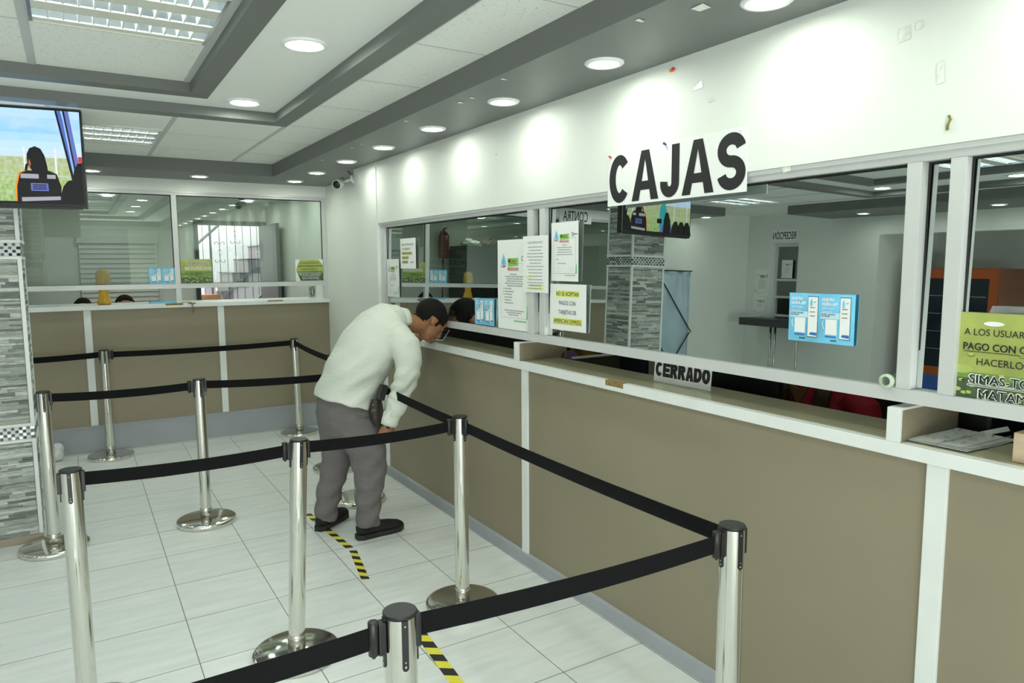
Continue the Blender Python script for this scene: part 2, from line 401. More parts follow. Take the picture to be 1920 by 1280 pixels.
# ------------------------------------------------------------------ room shell
XW, YB = 1.9275, 6.857          # cashier wall, rear counter wall
ZS, ZT, ZG, ZC = 2.317, 2.418, 2.452, 2.50   # soffit, outer tiles, gypsum tray, centre tiles
XL, YF, YR = -4.15, -3.0, 9.4
def shell():
    struct(MB().box(-5.6, 5.2, YF-.1, YR+2.2, -.1, 0, M_FLOOR).obj('floor'))
    # cashier wall above the windows, and the solid pier beyond it
    b = MB(); b.box(XW, XW+.14, -.7, 5.03, 1.876, 2.7, M_WALL); struct(b.obj('wall_right'))
    b = MB(); b.box(XW-.006, XW+.30, 5.034, 5.508, 0, 2.7, M_WALL); struct(b.obj('wall_right_pillar'))
    b = MB(); b.box(2.105, 2.30, 5.508, YR+.15, 0, 2.7, M_WALL); struct(b.obj('wall_right_far'))
    b = MB(); b.box(XW, XW+.14, YF, -.7, 0, 2.7, M_WALL); struct(b.obj('wall_right_near'))
    # rear wall: header over the counter windows, solid part to the left of them
    b = MB(); b.box(-1.9, 2.104, YB, YB+.12, 2.217, 2.7, M_WALL); struct(b.obj('wall_back'))
    b = MB(); b.box(XL, -1.9, YB, YB+.12, 0, 2.7, M_WALL); struct(b.obj('wall_back_left'))
    # left wall with the reception window opening and the vending recess
    b = MB()
    b.box(XL-.15, XL, 6.43, YB, 0, 2.7, M_WALL2); b.box(XL-.15, XL, 4.94, 6.03, 0, 2.7, M_WALL2)
    b.box(XL-.15, XL, 6.03, 6.43, 2.03, 2.7, M_WALL2); b.box(XL-.15, XL, 6.03, 6.43, 0, .98, M_WALL2)
    b.box(XL-.15, XL, 2.0, 4.94, 2.10, 2.7, M_WALL2); b.box(XL-.15, XL, YF, 2.0, 0, 2.7, M_WALL2)
    struct(b.obj('wall_left'))
    b = MB(); b.box(-5.5, -5.4, 1.9, 7.0, 0, 2.7, M_WALL2); b.box(-5.4, XL-.15, 4.94, 5.04, 0, 2.7, M_WALL2); b.box(-5.4, XL-.15, 1.9, 2.0, 0, 2.7, M_WALL2)
    b.box(-5.4, XL-.15, 6.95, 7.0, 0, 2.7, M_WALL2)
    struct(b.obj('wall_left_far'))
    b = MB(); b.box(XL-.2, XW+.2, YF-.1, YF, 0, .15, M_WALL); b.box(XL-.2, XW+.2, YF-.1, YF, 2.45, 2.7, M_WALL)
    b.box(XL-.2, -3.4, YF-.1, YF, .15, 2.45, M_WALL); b.box(1.0, XW+.2, YF-.1, YF, .15, 2.45, M_WALL); struct(b.obj('wall_front'))
    # rear office: far wall with the door opening, left wall, ceiling
    b = MB(); b.box(-2.1, 1.255, YR, YR+.12, 0, 2.7, M_WALL); b.box(2.10, 2.13, YR, YR+.12, 0, 2.7, M_WALL); b.box(1.255, 2.10, YR, YR+.12, 2.115, 2.7, M_WALL); struct(b.obj('wall_north'))
    b = MB(); b.box(-2.2, -2.1, YB+.12, YR, 0, 2.7, M_WALL); struct(b.obj('wall_west'))
    # cashier room behind the reflective windows
    dk = mat('cashier_wall_dimmed', (.07, .075, .065), .7)  # darkness of the unlit room put into the wall colour
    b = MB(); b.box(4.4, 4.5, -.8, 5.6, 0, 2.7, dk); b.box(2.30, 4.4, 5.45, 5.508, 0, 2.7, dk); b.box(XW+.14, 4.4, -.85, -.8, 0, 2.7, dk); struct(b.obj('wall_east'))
    # stairwell behind the office door
    b = MB(); b.box(-.2, 3.4, 11.5, 11.6, 0, 4.2, M_WHITEP); b.box(-.3, -.2, YR+.12, 11.6, 0, 4.2, M_WHITEP); b.box(3.4, 3.5, YR+.12, 11.6, 0, 4.2, M_WHITEP)
    struct(b.obj('wall_north_far'))
    # ---- ceiling
    b = MB(); b.box(-5.6, 5.2, YF-.1, YR+.12, 2.70, 2.8, M_GYP); struct(b.obj('ceiling_upper'))
    c = MB()
    x0, x1, y0, y1 = -3.30, 1.48, -1.7, 6.263            # inside of the grey soffit
    a0, a1, b0, b1 = -3.09, 1.14, -.9, 4.448             # outside of the outer grey ring
    def ring(mb, X0, X1, Y0, Y1, u0, u1, v0, v1, z0, z1, m):
        mb.box(X0, X1, Y0, v0, z0, z1, m); mb.box(X0, X1, v1, Y1, z0, z1, m); mb.box(X0, u0, v0, v1, z0, z1, m); mb.box(u1, X1, v0, v1, z0, z1, m)
    def holed(X0, X1, Y0, Y1, z0, z1, m, holes):
        xs = sorted({X0, X1, *[v for h in holes for v in h[:2]]}); ys = sorted({Y0, Y1, *[v for h in holes for v in h[2:]]})
        for xa, xb in zip(xs, xs[1:]):
            for ya, yb in zip(ys, ys[1:]):
                cx, cy = (xa+xb)/2, (ya+yb)/2
                if not any(h[0] < cx < h[1] and h[2] < cy < h[3] for h in holes): c.box(xa, xb, ya, yb, z0, z1, m)
    holed(x0, x1, y0, y1, ZT, ZT+.02, M_TILE, [(a0+.01, a1-.01, b0+.01, b1-.01), (-.10, .52, 5.00, 5.62), (-2.85, -2.23, 5.30, 5.92)])
    holed(-2.5, .56, -.3, 4.02, ZC, ZC+.02, M_TILE, [(xa, xb, ya, ya+.61) for xa, xb in ((-.085, .525), (-2.44, -1.86)) for ya in (2.70, 1.48, .26)])
    ring(c, -3.0, 1.05, -.8, 4.33, -2.56, .62, -.36, 4.08, ZG, ZG+.02, M_GYP)
    c.box(-2.1, 2.105, YB+.12, YR, ZS+.005, ZS+.03, M_GYP); c.box(XW+.14, 4.4, -.8, 5.03, ZS+.02, ZS+.05, M_GYP)
    ce = struct(c.obj('ceiling'))
    g = MB(); tw = .012
    for k in range(-8, 4):
        X = .545+.61*k
        if x0 < X < x1:
            for ya, yb in (((y0, y1),) if not a0 < X < a1 else ((y0, b0), (b1, y1))): g.box(X-tw, X+tw, ya, yb, ZT-.003, ZT+.001, M_TEE)
    for k in range(-3, 8):
        Y = 2.60+.627*k
        if Y < y1:
            for xa, xb in (((x0, x1),) if not b0 < Y < b1 else ((x0, a0), (a1, x1))): g.box(xa, xb, Y-tw*.35, Y+tw*.35, ZT-.002, ZT+.001, M_TEE)
    for X in (-2.49, -1.87, -1.24, -.66, -.105, .545):
        g.box(X-.016, X+.016, -.3, 4.02, ZC-.003, ZC+.001, M_TEE)
    for k in range(0, 8):
        g.box(-2.5, .56, 3.325-.61*k-tw*.6, 3.325-.61*k+tw*.6, ZC-.002, ZC+.001, M_TEE)
    g.obj('ceiling_grid', ce)
    # grey soffits and the two grey rings of the stepped tray
    t = MB(); t.box(x1, XW-.001, YF, y1, ZS, 2.69, M_GREY); t.box(XW-.001, 2.104, 5.51, y1, ZS, 2.69, M_GREY); struct(t.obj('trim_1'))
    t = MB(); t.box(-3.0, 2.104, y1, YB-.001, ZS, 2.69, M_GREY); struct(t.obj('trim_2'))
    t = MB(); t.box(XL+.001, x0, YF, 5.58, ZS, 2.69, M_GREY); struct(t.obj('trim_3'))
    t = MB(); t.box(x0, x1, YF, y0, ZS, 2.69, M_GREY); struct(t.obj('trim_4'))
    c2 = MB(); c2.box(XL, -3.0, y1, YB, ZT, ZT+.02, M_TILE); c2.box(XL, x0, 5.58, y1, ZT, ZT+.02, M_TILE); struct(c2.obj('ceiling_left'))
    t = MB(); ring(t, a0, a1, b0, b1, -3.0, 1.05, -.8, 4.33, 2.40, ZG+.001, M_GREY); struct(t.obj('trim_5'))
    t = MB(); ring(t, -2.6, .655, -.4, 4.127, -2.5, .56, -.3, 4.02, 2.448, ZC+.001, M_GREY); struct(t.obj('trim_6'))
shell()

# ------------------------------------------------------------------ lights
def downlight(x, y, z, r, label, group):
    o = empty('recessed_downlight', (x, y, z)); tag(o, label, 'ceiling light', group)
    MB().lathe([(r+.022, 0), (r+.022, -.004), (r+.016, -.009), (r+.004, -.009), (r, -.004), (r, 0)], M_WHITEP, 32, caps=False).obj('trim_ring', o)
    MB().lathe([(r, -.004), (r*.6, -.0065), (.001, -.0075)], M_LENS, 32, caps=False).obj('lens', o)
    return o
ORD = ['first', 'second', 'third', 'fourth', 'fifth', 'sixth', 'seventh', 'eighth', 'ninth', 'tenth', 'eleventh', 'twelfth']
for i, y in enumerate((6.50, 5.83, 5.09, 4.37, 3.64, 2.88, 2.15, 1.42, .69, -.04, -.77, -1.5)):
    downlight(1.726, y, ZS, .052, f'lit round downlight in the soffit over the cashier windows, {ORD[i]} from the corner', 'downlights over the cashier windows')
for i, x in enumerate((.94, .16, -.62, -1.4, -2.18, -2.94)):
    downlight(x, 6.52, ZS, .052, f'lit round downlight in the soffit along the rear counter, {ORD[i]} from the corner light', 'downlights along the rear counter')
for i, y in enumerate((4.9, 4.2, 3.5, 2.8, 2.1, 1.4)):
    downlight(-3.74, y, ZS, .052, f'lit round downlight in the soffit along the left wall, {ORD[i]} from the reception window', 'downlights along the left wall')
for i, (x, y) in enumerate(((.84, 4.12), (.84, 2.94), (.84, 1.76), (.84, .58))):
    downlight(x, y, ZG, .068, f'large lit downlight in the white ceiling tray, {ORD[i]} from its far right corner', 'downlights in the white tray')
for i, (x, y) in enumerate(((-2.80, 4.12), (-2.80, 2.94), (-2.80, 1.76))):
    downlight(x, y, ZG, .068, f'large downlight in the white tray on the vending side, {ORD[i]} from the far end', 'downlights in the white tray')
for i, (x, y) in enumerate(((.35, 7.55), (1.35, 7.55), (.35, 8.75), (1.78, 7.15), (1.78, 8.0), (1.78, 8.8), (-.95, 8.85))):
    pl = ['over the seated clerks', 'over the right part of the counter', 'by the rear office wall', 'by the white side wall, nearest the glass', 'by the white side wall, middle one', 'by the open door', 'over the dark cabinet'][i]
    downlight(x, y, ZS, .05, f'lit downlight in the rear office ceiling {pl}', 'rear office downlights')
for i, (x, y) in enumerate(((2.40, 3.75), (2.40, 2.45), (2.40, 1.15), (2.40, -.1))):  # unseen lamps added to brighten the countertop
    downlight(x, y, ZS+.019, .05, f'downlight added inside the cashier room to light the countertop, {ORD[i]} from the pillar end', 'added cashier room downlights')
def troffer(x0, x1, y0, y1, z, label, tubes=3):
    o = empty('fluorescent_troffer', ((x0+x1)/2, (y0+y1)/2, z)); tag(o, label, 'ceiling light', 'louvred fluorescent fixtures')
    W, H = (x1-x0)/2, (y1-y0)/2
    b = MB(); t = .012
    b.box(-W, W, -H, -H+t, -.006, .10, M_CREAM); b.box(-W, W, H-t, H, -.006, .10, M_CREAM); b.box(-W, -W+t, -H+t, H-t, -.006, .10, M_REFL); b.box(W-t, W, -H+t, H-t, -.006, .10, M_REFL)
    b.box(-W, W, -H, H, .10, .105, M_CREAM); b.obj('housing', o)
    n = tubes; p = (2*H-2*t)/n; white = mat('louvre_white', (.85, .86, .86), .4); hp = .046
    for k in range(n):
        yc = -H+t+p*(k+.5)
        q = MB(); q.tube([(-W+.02, yc, .080), (W-.02, yc, .080)], .013, M_TUBE, 10); q.obj('tube', o)
        for sg in (-1, 1):
            q = MB(); y1, y2 = yc+sg*(p/2-hp+.001), yc+sg*.020; q.prism([(y1, .004), (y2, .062), (y2+sg*.002, .064), (y1+sg*.003, .004)], 'x', -W+t, W-t, M_REFL); q.obj('reflector', o)
    for k in range(n+1):
        yc = -H+t+p*k; q = MB()
        lo, hi = max(-H+t, yc-hp), min(H-t, yc+hp)
        q.box(-W+t, W-t, lo, hi, -.002, .003, M_CREAM); q.obj('louvre_panel', o)
    for k in range(n):
        q = MB(); yc = -H+t+p*(k+.5); h0 = p/2-hp
        for j in range(1, 12):
            X = -W+t+(2*W-2*t)*j/12; q.prism([(yc-h0+.001, -.001), (yc+h0-.001, -.001), (yc+.022, .045), (yc-.022, .045)], 'x', X-.0035, X+.0035, white)
        q.box(-W+t, W-t, yc-h0+.0005, yc-h0+.0025, -.001, .0, M_RUB)
        q.obj('louvre_blade', o)
    return o
troffer(-.085, .525, 2.70, 3.31, ZC-.004, 'louvred fluorescent fixture in the centre of the ceiling tray, nearest the camera')
troffer(-.085, .525, 1.48, 2.09, ZC-.004, 'louvred fluorescent fixture in the ceiling tray, directly over the camera')
troffer(-.085, .525, .26, .87, ZC-.004, 'louvred fluorescent fixture in the ceiling tray, behind the camera')
troffer(-.10, .52, 5.00, 5.62, ZT-.004, 'louvred fluorescent fixture in the outer ceiling tiles, beside the television')
troffer(-2.85, -2.23, 5.30, 5.92, ZT-.004, 'louvred fluorescent fixture in the outer ceiling tiles, by the reception corner')
for i, y in enumerate((2.70, 1.48, .26)):
    troffer(-2.44, -1.86, y, y+.61, ZC-.004, f'louvred fluorescent fixture in the vending half of the tray, {ORD[i]} from the far end')

# ------------------------------------------------------------------ cashier counter
def cashier_counter():
    o = empty('service_counter', (1.95, 2.2, 0)); tag(o, 'long brown laminate cashier counter with white edging under the CAJAS sign', 'counter')
    L = lambda q, n: local(q.obj(n), o)
    y0, y1 = -.695, 5.03
    L(MB().box(1.945, 1.975, y0, y1, .0, 1.034, M_LAM), 'front_panel')
    b = MB(); b.box(1.926, 1.9445, y0, y1, .001, .060, M_KICK); b.prism([(1.926, .060), (1.9445, .060), (1.9445, .066)], 'y', y0, y1, M_KICK); L(b, 'kick_plate')
    b = MB()
    # white front edge, chipped to bare board in two places
    wood = mat('bare_chipboard', (.26, .17, .06), .9, noise=.3, nscale=60)
    segs = [(y0, 2.26, 0), (2.26, 2.385, 1), (2.385, 4.33, 0), (4.33, 4.42, 1), (4.42, y1, 0)]
    for a, c, ch in segs:
        if not ch: b.bbox(1.9275, 1.957, a, c, 1.035, 1.0745, M_WTRIM, .002)
        else:
            b.box(1.9285, 1.957, a, c, 1.0355, 1.052, M_WTRIM); b.box(1.934, 1.957, a, c, 1.052, 1.0745, wood)
    L(b, 'front_edge')
    b = MB(); b.box(1.957, 2.062, y0, y1, 1.045, 1.0742, M_LAM2); b.box(2.0635, 2.19, y0, y1, 1.045, 1.0746, M_LAM2); L(b, 'countertop')
    b = MB(); b.box(1.97, 2.19, y0, y1, 1.015, 1.044, M_LAM); L(b, 'support_board')
    for y in (4.97, 3.041, .985, -.62):
        L(MB().bbox(1.9345, 1.946, y-.028, y+.028, .061, 1.034, M_WTRIM, .003), 'joint_strip')
    for y in (3.11, 1.107):
        q = MB().bbox(1.9395, 2.24, y-.0185, y+.0185, 1.0747, 1.166, M_LAM, .002).box(1.9395, 2.24, y-.019, y+.019, 1.166, 1.172, M_WTRIM)
        d = L(q, 'divider'); d['label'] = 'brown divider board with a white top'
        MB().bbox(1.9275, 1.9395, y-.019, y+.019, 1.0747, 1.172, M_WTRIM, .002).obj('divider_edge', d)
cashier_counter()

# reflective sliding windows over the cashier counter
TILT = radians(1.0)
def cashier_window():
    o = struct(empty('window_1', (1.965, 2.2, 1.19)))
    L = lambda q, n: local(q.obj(n), o)
    y0, y1, x0, x1 = -.70, 4.965, 1.945, 1.99
    b = MB(); b.box(x0, x1, y0, y1+.068, 1.842, 1.8755, M_ALU); b.box(x0-.012, x0, y0, y1+.068, 1.862, 1.8755, M_ALU)
    b.box(x0, x1, y0, y1+.068, 1.187, 1.225, M_ALU); b.box(x0, x1, y1, y1+.068, 1.0747, 1.842, M_ALU); L(b, 'frame')
    for a, c in ((2.97, 3.02), (2.865, 2.912), (1.075, 1.115), (.962, 1.002)):
        L(MB().bbox(x0-.002, x1, a, c, 1.2255, 1.8415, M_ALU, .002), 'mullion')
    for i, (a, c, xg) in enumerate(((3.02, 4.965, 1.972), (2.912, 2.97, 1.980), (1.115, 2.865, 1.972), (1.002, 1.075, 1.980), (-.70, .962, 1.972))):
        zc = 1.534
        R = Matrix.Translation((xg, 0, zc)) @ Matrix.Rotation(TILT, 4, 'Y') @ Matrix.Translation((-xg, 0, -zc))
        p = L(MB().box(xg-.0005, xg+.0005, a+.001, c-.001, 1.226, 1.841, M_MIRROR, R), 'pane')
        g = MB(); g.box(xg-.004, xg-.001, a, a+.005, 1.2255, 1.8415, M_RUB); g.box(xg-.004, xg-.001, c-.005, c, 1.2255, 1.8415, M_RUB); g.box(xg-.004, xg-.001, a+.005, c-.005, 1.836, 1.8415, M_RUB)
        gk = g.obj('gasket'); gk.parent = p; gk.matrix_parent_inverse = Matrix.Identity(4)
cashier_window()

# ------------------------------------------------------------------ rear counter and its window
def rear_counter():
    o = empty('service_counter', (.1, 6.9, 0)); tag(o, 'brown laminate rear counter with white ledge, below the green notices', 'counter')
    L = lambda q, n: local(q.obj(n), o)
    L(MB().box(-1.88, 2.103, 6.862, 6.90, .236, 1.209, M_LAM), 'front_panel')
    b = MB(); b.box(-1.88, 2.103, 6.848, 6.90, .001, .225, M_KICK); b.box(-1.88, 2.103, 6.842, 6.90, .225, .236, M_KICK); b.box(-1.88, 2.103, 6.838, 6.8475, .001, .012, mat('kick_beading', (.55, .55, .50), .6)); L(b, 'kick_plate')
    for x in (.070, 1.110, -.97):
        L(MB().bbox(x-.027, x+.027, 6.853, 6.8625, .237, 1.2085, M_WTRIM, .002), 'joint_strip')
    b = MB(); b.bbox(-1.88, 2.1045, 6.835, 6.86, 1.2105, 1.2465, M_WTRIM, .003); L(b, 'front_edge')
    L(MB().box(-1.88, 2.1045, 6.86, 7.32, 1.2115, 1.2462, M_WTRIM), 'countertop')
    wood = MATS['bare_chipboard']
    b = MB(); b.box(.66, .80, 6.833, 6.842, 1.232, 1.2475, wood); b.box(.84, .90, 6.833, 6.842, 1.236, 1.2475, wood); b.box(1.52, 1.66, 6.833, 6.842, 1.237, 1.2475, wood); L(b, 'chipped_edge')['label'] = 'bare chipboard where the white edge broke off'
rear_counter()
def rear_window():
    o = struct(empty('window_2', (.1, 6.89, 1.25)))
    L = lambda q, n: local(q.obj(n), o)
    y0, y1 = 6.87, 6.915
    b = MB(); b.box(-1.9, 2.104, y0, y1, 2.184, 2.2165, M_ALU); b.box(2.068, 2.104, y0, y1, 1.2466, 2.184, M_ALU); b.box(-1.9, -1.86, y0, y1, 1.2466, 2.184, M_ALU)
    b.box(-1.86, 2.068, y0, y1, 1.376, 1.417, M_ALU); b.box(-1.9, 2.104, y0-.012, y0, 2.203, 2.2165, M_ALU); L(b, 'frame')
    for x in (.774, -.55): 
        q = MB(); q.box(x-.021, x+.021, y0-.001, y1, 1.4175, 2.1835, M_ALU); q.box(x-.021, x+.021, y0+.001, y1, 1.2466, 1.3755, M_ALU); L(q, 'mullion')
    for a, c in ((.795, 2.068), (-.529, .753), (-1.86, -.571)):
        p = L(MB().box(a, c, 6.898, 6.902, 1.4175, 2.1835, M_GLASS), 'pane')
        g = MB(); g.box(a, a+.006, 6.893, 6.898, 1.4175, 2.1835, M_RUB); g.box(c-.006, c, 6.893, 6.898, 1.4175, 2.1835, M_RUB); g.box(a+.006, c-.006, 6.893, 6.898, 2.177, 2.1835, M_RUB); g.box(a+.006, c-.006, 6.893, 6.898, 1.4175, 1.421, M_RUB)
        gk = g.obj('gasket'); gk.parent = p; gk.matrix_parent_inverse = Matrix.Identity(4)
rear_window()

# ------------------------------------------------------------------ stone column with mosaic bands
def column():
    x0, x1, y0, y1 = -.635, -.245, 4.812, 5.16
    o = empty('stone_clad_column', ((x0+x1)/2, (y0+y1)/2, 0)); tag(o, 'square column clad in grey split stone with two black and white mosaic bands', 'column')
    L = lambda q, n: local(q.obj(n), o)
    tones = [mat(f'ledger_stone_{i}', c, .75, noise=.22, nscale=26, bump=.5, bscale=70, stretch=(1, 1, 5)) for i, c in enumerate(('#a9aeaa', '#bfc4c0', '#8f9592', '#d2d6d2', '#7d827e', '#b4b6ae'))]
    L(MB().box(x0+.012, x1-.012, y0+.012, y1-.012, 0, ZT-.001, mat('column_core', (.3, .3, .3), .9)), 'core')
    rd = random.Random(3)
    bands = ((.604, .676), (1.634, 1.707))
    def face(ax):
        b = MB(); z = .004
        A0, A1 = (x0+.022, x1-.022) if ax in 'fk' else (y0+.022, y1-.022)
        while z < ZT-.03:
            hh = rd.choice((.009, .012, .016, .021))
            skip = [q for q in bands if q[0]-.018 < z+hh and z < q[1]+.018]
            if skip: z = skip[0][1]+.019; continue
            a = A0
            while a < A1-.001:
                ww = min(rd.uniform(.05, .20), A1-a)
                if A1-(a+ww) < .03: ww = A1-a
                d = rd.uniform(.001, .009); m = rd.choice(tones)
                if ax == 'f': b.box(a, a+ww-.0008, y0+.010-d, y0+.013, z, z+hh-.0008, m)
                elif ax == 'k': b.box(a, a+ww-.0008, y1-.013, y1-.010+d, z, z+hh-.0008, m)
                elif ax == 'r': b.box(x1-.013, x1-.010+d, a, a+ww-.0008, z, z+hh-.0008, m)
                else: b.box(x0+.010-d, x0+.013, a, a+ww-.0008, z, z+hh-.0008, m)
                a += ww
            z += hh
        return b
    for ax in 'frlk': L(face(ax), 'stone_cladding')
    b = MB()
    for cx, cy in ((x0, y0), (x1, y0), (x1, y1), (x0, y1)):
        sx, sy = (1 if cx == x0 else -1), (1 if cy == y0 else -1)
        for za, zb in ((0, bands[0][0]-.018), (bands[0][1]+.018, bands[1][0]-.018), (bands[1][1]+.018, ZT-.002)):
            b.box(min(cx, cx+sx*.020), max(cx, cx+sx*.020), min(cy+sy*.002, cy+sy*.012), max(cy+sy*.002, cy+sy*.012), za, zb, M_WTRIM)
            b.box(min(cx+sx*.002, cx+sx*.012), max(cx+sx*.002, cx+sx*.012), min(cy+sy*.012, cy+sy*.020), max(cy+sy*.012, cy+sy*.020), za, zb, M_WTRIM)
    L(b, 'corner_strip')
    tl = [mat('mosaic_black', (.012, .02, .03), .08, coat=.5), mat('mosaic_blue', (.10, .16, .20), .08, coat=.5), mat('mosaic_white', (.75, .78, .78), .12), mat('mosaic_silver', (.6, .6, .58), .2, metal=1)]
    for za, zb in bands:
        b = MB()
        for zz in (za-.018, zb): b.bbox(x0-.003, x1+.003, y0-.003, y1+.003, zz, zz+.018, M_WTRIM, .004)
        bo = L(b, 'band_border')
        b = MB(); b.box(x0+.006, x1-.006, y0+.006, y1-.006, za, zb, M_WTRIM)
        n = 4; p = (zb-za)/n
        for ax in 'frlk':
            A0, A1 = (x0, x1) if ax in 'fk' else (y0, y1)
            N = int((A1-A0)/p)
            for i in range(N):
                for j in range(n):
                    m = rd.choice(tl[:2]+tl[:1]) if (i+j) % 2 == 0 else rd.choice(tl[2:])
                    a = A0+(A1-A0-N*p)/2+i*p+.002; c = a+p-.004; z1, z2 = za+j*p+.002, za+(j+1)*p-.002
                    if ax == 'f': b.box(a, c, y0+.002, y0+.007, z1, z2, m)
                    elif ax == 'k': b.box(a, c, y1-.007, y1-.002, z1, z2, m)
                    elif ax == 'r': b.box(x1-.007, x1-.002, a, c, z1, z2, m)
                    else: b.box(x0+.002, x0+.007, a, c, z1, z2, m)
        L(b, 'mosaic_band')
    b = MB(); b.box(x0-.012, x1+.001, y0-.012, y0+.0, .001, .045, mat('skirting_taupe', (.33, .29, .23), .5)); L(b, 'skirting')
column()
# ------------------------------------------------------------------ belt stanchions
PH = .897
def make_stanchion():
    o = empty('belt_stanchion')
    MB().lathe([(.168, 0), (.1705, .004), (.1715, .022), (.168, .028), (.158, .031), (.06, .035), (.036, .036)], M_CHROME, 56).obj('base', o)
    MB().lathe([(.0345, .036), (.0345, .092), (.0335, .094)], M_CHROME2, 32).obj('collar', o)
    MB().lathe([(.0325, .094), (.0325, .8895)], M_CHROME, 40, caps=False).obj('pole', o)
    b = MB(); b.lathe([(.0326, .8885), (.0338, .8890), (.0342, .8895), (.0342, .8950), (.0340, .8962), (.0330, .8970)], M_BLK, 48, caps=False); b.add([(.0330*cos(2*pi*k/48), .0330*sin(2*pi*k/48), .8970) for k in range(48)], [tuple(range(48))], M_BLK); b.obj('cap', o)
    for k in range(4):
        a = pi/2*k
        R = Matrix.Rotation(a, 4, 'Z')
        b = MB(); n = 8
        prof = [(.0065*cos(pi+pi*i/n), .792+.0065*sin(pi+pi*i/n)) for i in range(n+1)]+[(.0065, .889), (-.0065, .889)]
        vs = [R @ Vector((x, p, q)) for x in (.031, .0352) for p, q in prof]; m = len(prof)
        b.add(vs, [tuple(range(m)), tuple(range(2*m-1, m-1, -1))]+[(i, (i+1) % m, m+(i+1) % m, m+i) for i in range(m)], M_BLK)
        c = b.obj('clip_channel', o)
        q = MB()
        for z, r in ((.7945, .0026), (.804, .0019), (.878, .0022)):
            q.lathe([(r, 0), (r, .0007), (.0001, .0009)], M_SCREW, 10, M=R @ Matrix.Translation((.0352, 0, z)) @ Matrix.Rotation(pi/2, 4, 'Y'))
        q.obj('screw', c)
    return o
proto = make_stanchion()
POSTS = {}
def post(key, x, y, rz, label, lean=(0, 0)):
    o = proto if not POSTS else dup(proto)
    o.location = (x, y, 0); o.rotation_euler = (0, 0, rz)
    tag(o, label, 'stanchion', 'belt stanchions of the queue')
    if lean != (0, 0):
        Rm = Euler((lean[1], lean[0], 0)).to_matrix().to_4x4()
        loc = (Matrix.Rotation(-rz, 4, 'Z') @ Rm @ Matrix.Rotation(rz, 4, 'Z')).to_euler()
        for c in o.children:
            if not c.name.startswith('base'): c.rotation_euler = loc
    POSTS[key] = (o, x+PH*sin(lean[0]), y-PH*sin(lean[1]), rz)
    return o
post('A', -.053, 2.778, radians(-8), 'belt stanchion in front of the stone column, its base out of view')
post('B', .674, 2.792, radians(4), 'belt stanchion with its round base visible beside the longest striped floor tape', (radians(2.6), radians(.6)))
post('C', 1.442, 2.806, radians(10), 'belt stanchion before the brown cashier panel, within reach of the bending man')
post('D', .603, 4.612, radians(6), 'belt stanchion standing free halfway between the stone column and the bending man')
post('E', 1.712, 6.622, radians(0), 'belt stanchion by the rear counter, close to the white pillar corner', (radians(-1.0), radians(-.8)))
post('F', .167, 6.645, radians(0), 'belt stanchion by the rear counter at the white strip under the yellow jar')
post('G', -.187, 4.617, radians(4), 'belt stanchion whose base touches the corner of the stone column')
post('H', 1.541, 4.491, radians(8), 'belt stanchion hidden by the bending man except its base between his legs')
post('I', 1.633, 5.296, radians(20), 'belt stanchion whose top peeps out behind the back of the bending man')
post('J', .509, 1.264, radians(-6), 'belt stanchion closest to the camera, only its head showing at the bottom edge')
post('K', 1.427, 1.231, radians(-8), 'belt stanchion standing nearest to the wide white strip under the leaflet')
post('L', -.42, 1.265, radians(0), 'belt stanchion outside the frame, feeding the belt of the closest one')
post('M', -.78, 6.62, radians(0), 'belt stanchion by the rear counter hidden behind the stone column')
def belt(a, c, sag=.010):
    o, xa, ya, rz = POSTS[a]; _, xc, yc, _ = POSTS[c]
    A, B = Vector((xa, ya, 0)), Vector((xc, yc, 0)); d = (B-A).normalized(); n = Vector((-d.y, d.x, 0)); L = (B-A).length
    s0, s1 = .034, L-.058
    hz, z0, N = .0235, .858, 16
    W = lambda mb, nm, par=None: mb.obj(nm)
    b = MB(); vs = []
    for i in range(N+1):
        t = i/N; p = A+d*(s0+(s1-s0)*t); zz = z0-.004*(t > 0)*t-sag*4*t*(1-t)
        for dn, dz in ((-.0007, -hz), (-.0007, hz), (.0007, hz), (.0007, -hz)): vs.append(p+n*dn+Vector((0, 0, zz+dz)))
    fs = []
    for i in range(N):
        for k in range(4): fs.append((i*4+k, i*4+(k+1) % 4, (i+1)*4+(k+1) % 4, (i+1)*4+k))
    fs += [(0, 1, 2, 3), (N*4+3, N*4+2, N*4+1, N*4)]
    b.add(vs, fs, M_BELT); be = b.obj('belt'); local(be, o)
    # moulded outlet on the giving post, clip and cassette end on the receiving post
    Ra = Matrix.Translation(A) @ Matrix.Rotation(math.atan2(d.y, d.x), 4, 'Z')
    q = MB().bbox(.030, .041, -.012, .012, .816, .886, M_BLK, .003, Ra).obj('belt_outlet'); local(q, o)
    Rb = Matrix.Translation(B) @ Matrix.Rotation(math.atan2(-d.y, -d.x), 4, 'Z')
    q = MB(); q.lathe([(.003, .812), (.006, .817), (.0105, .820), (.0105, .887), (.0095, .8885), (.001, .8885)], M_BLK, 18, c=(.056, 0, 0), M=Rb)
    q.bbox(.033, .048, -.011, .011, .818, .884, M_BLK, .003, Rb)
    e = q.obj('belt_end_clip', be)
    return be
for a, c in (('A', 'B'), ('B', 'C'), ('K', 'C'), ('J', 'K'), ('L', 'J'), ('G', 'D'), ('D', 'H'), ('H', 'C'), ('E', 'F'), ('E', 'I'), ('F', 'M')):
    belt(a, c)
def blank(a, ang):
    o, xa, ya, _ = POSTS[a]; R = Matrix.Translation((xa, ya, 0)) @ Matrix.Rotation(ang, 4, 'Z')
    local(MB().bbox(.030, .041, -.012, .012, .816, .886, M_BLK, .003, R).obj('belt_outlet'), o)
blank('A', pi*.97); blank('G', pi*.97); blank('K', -.12)

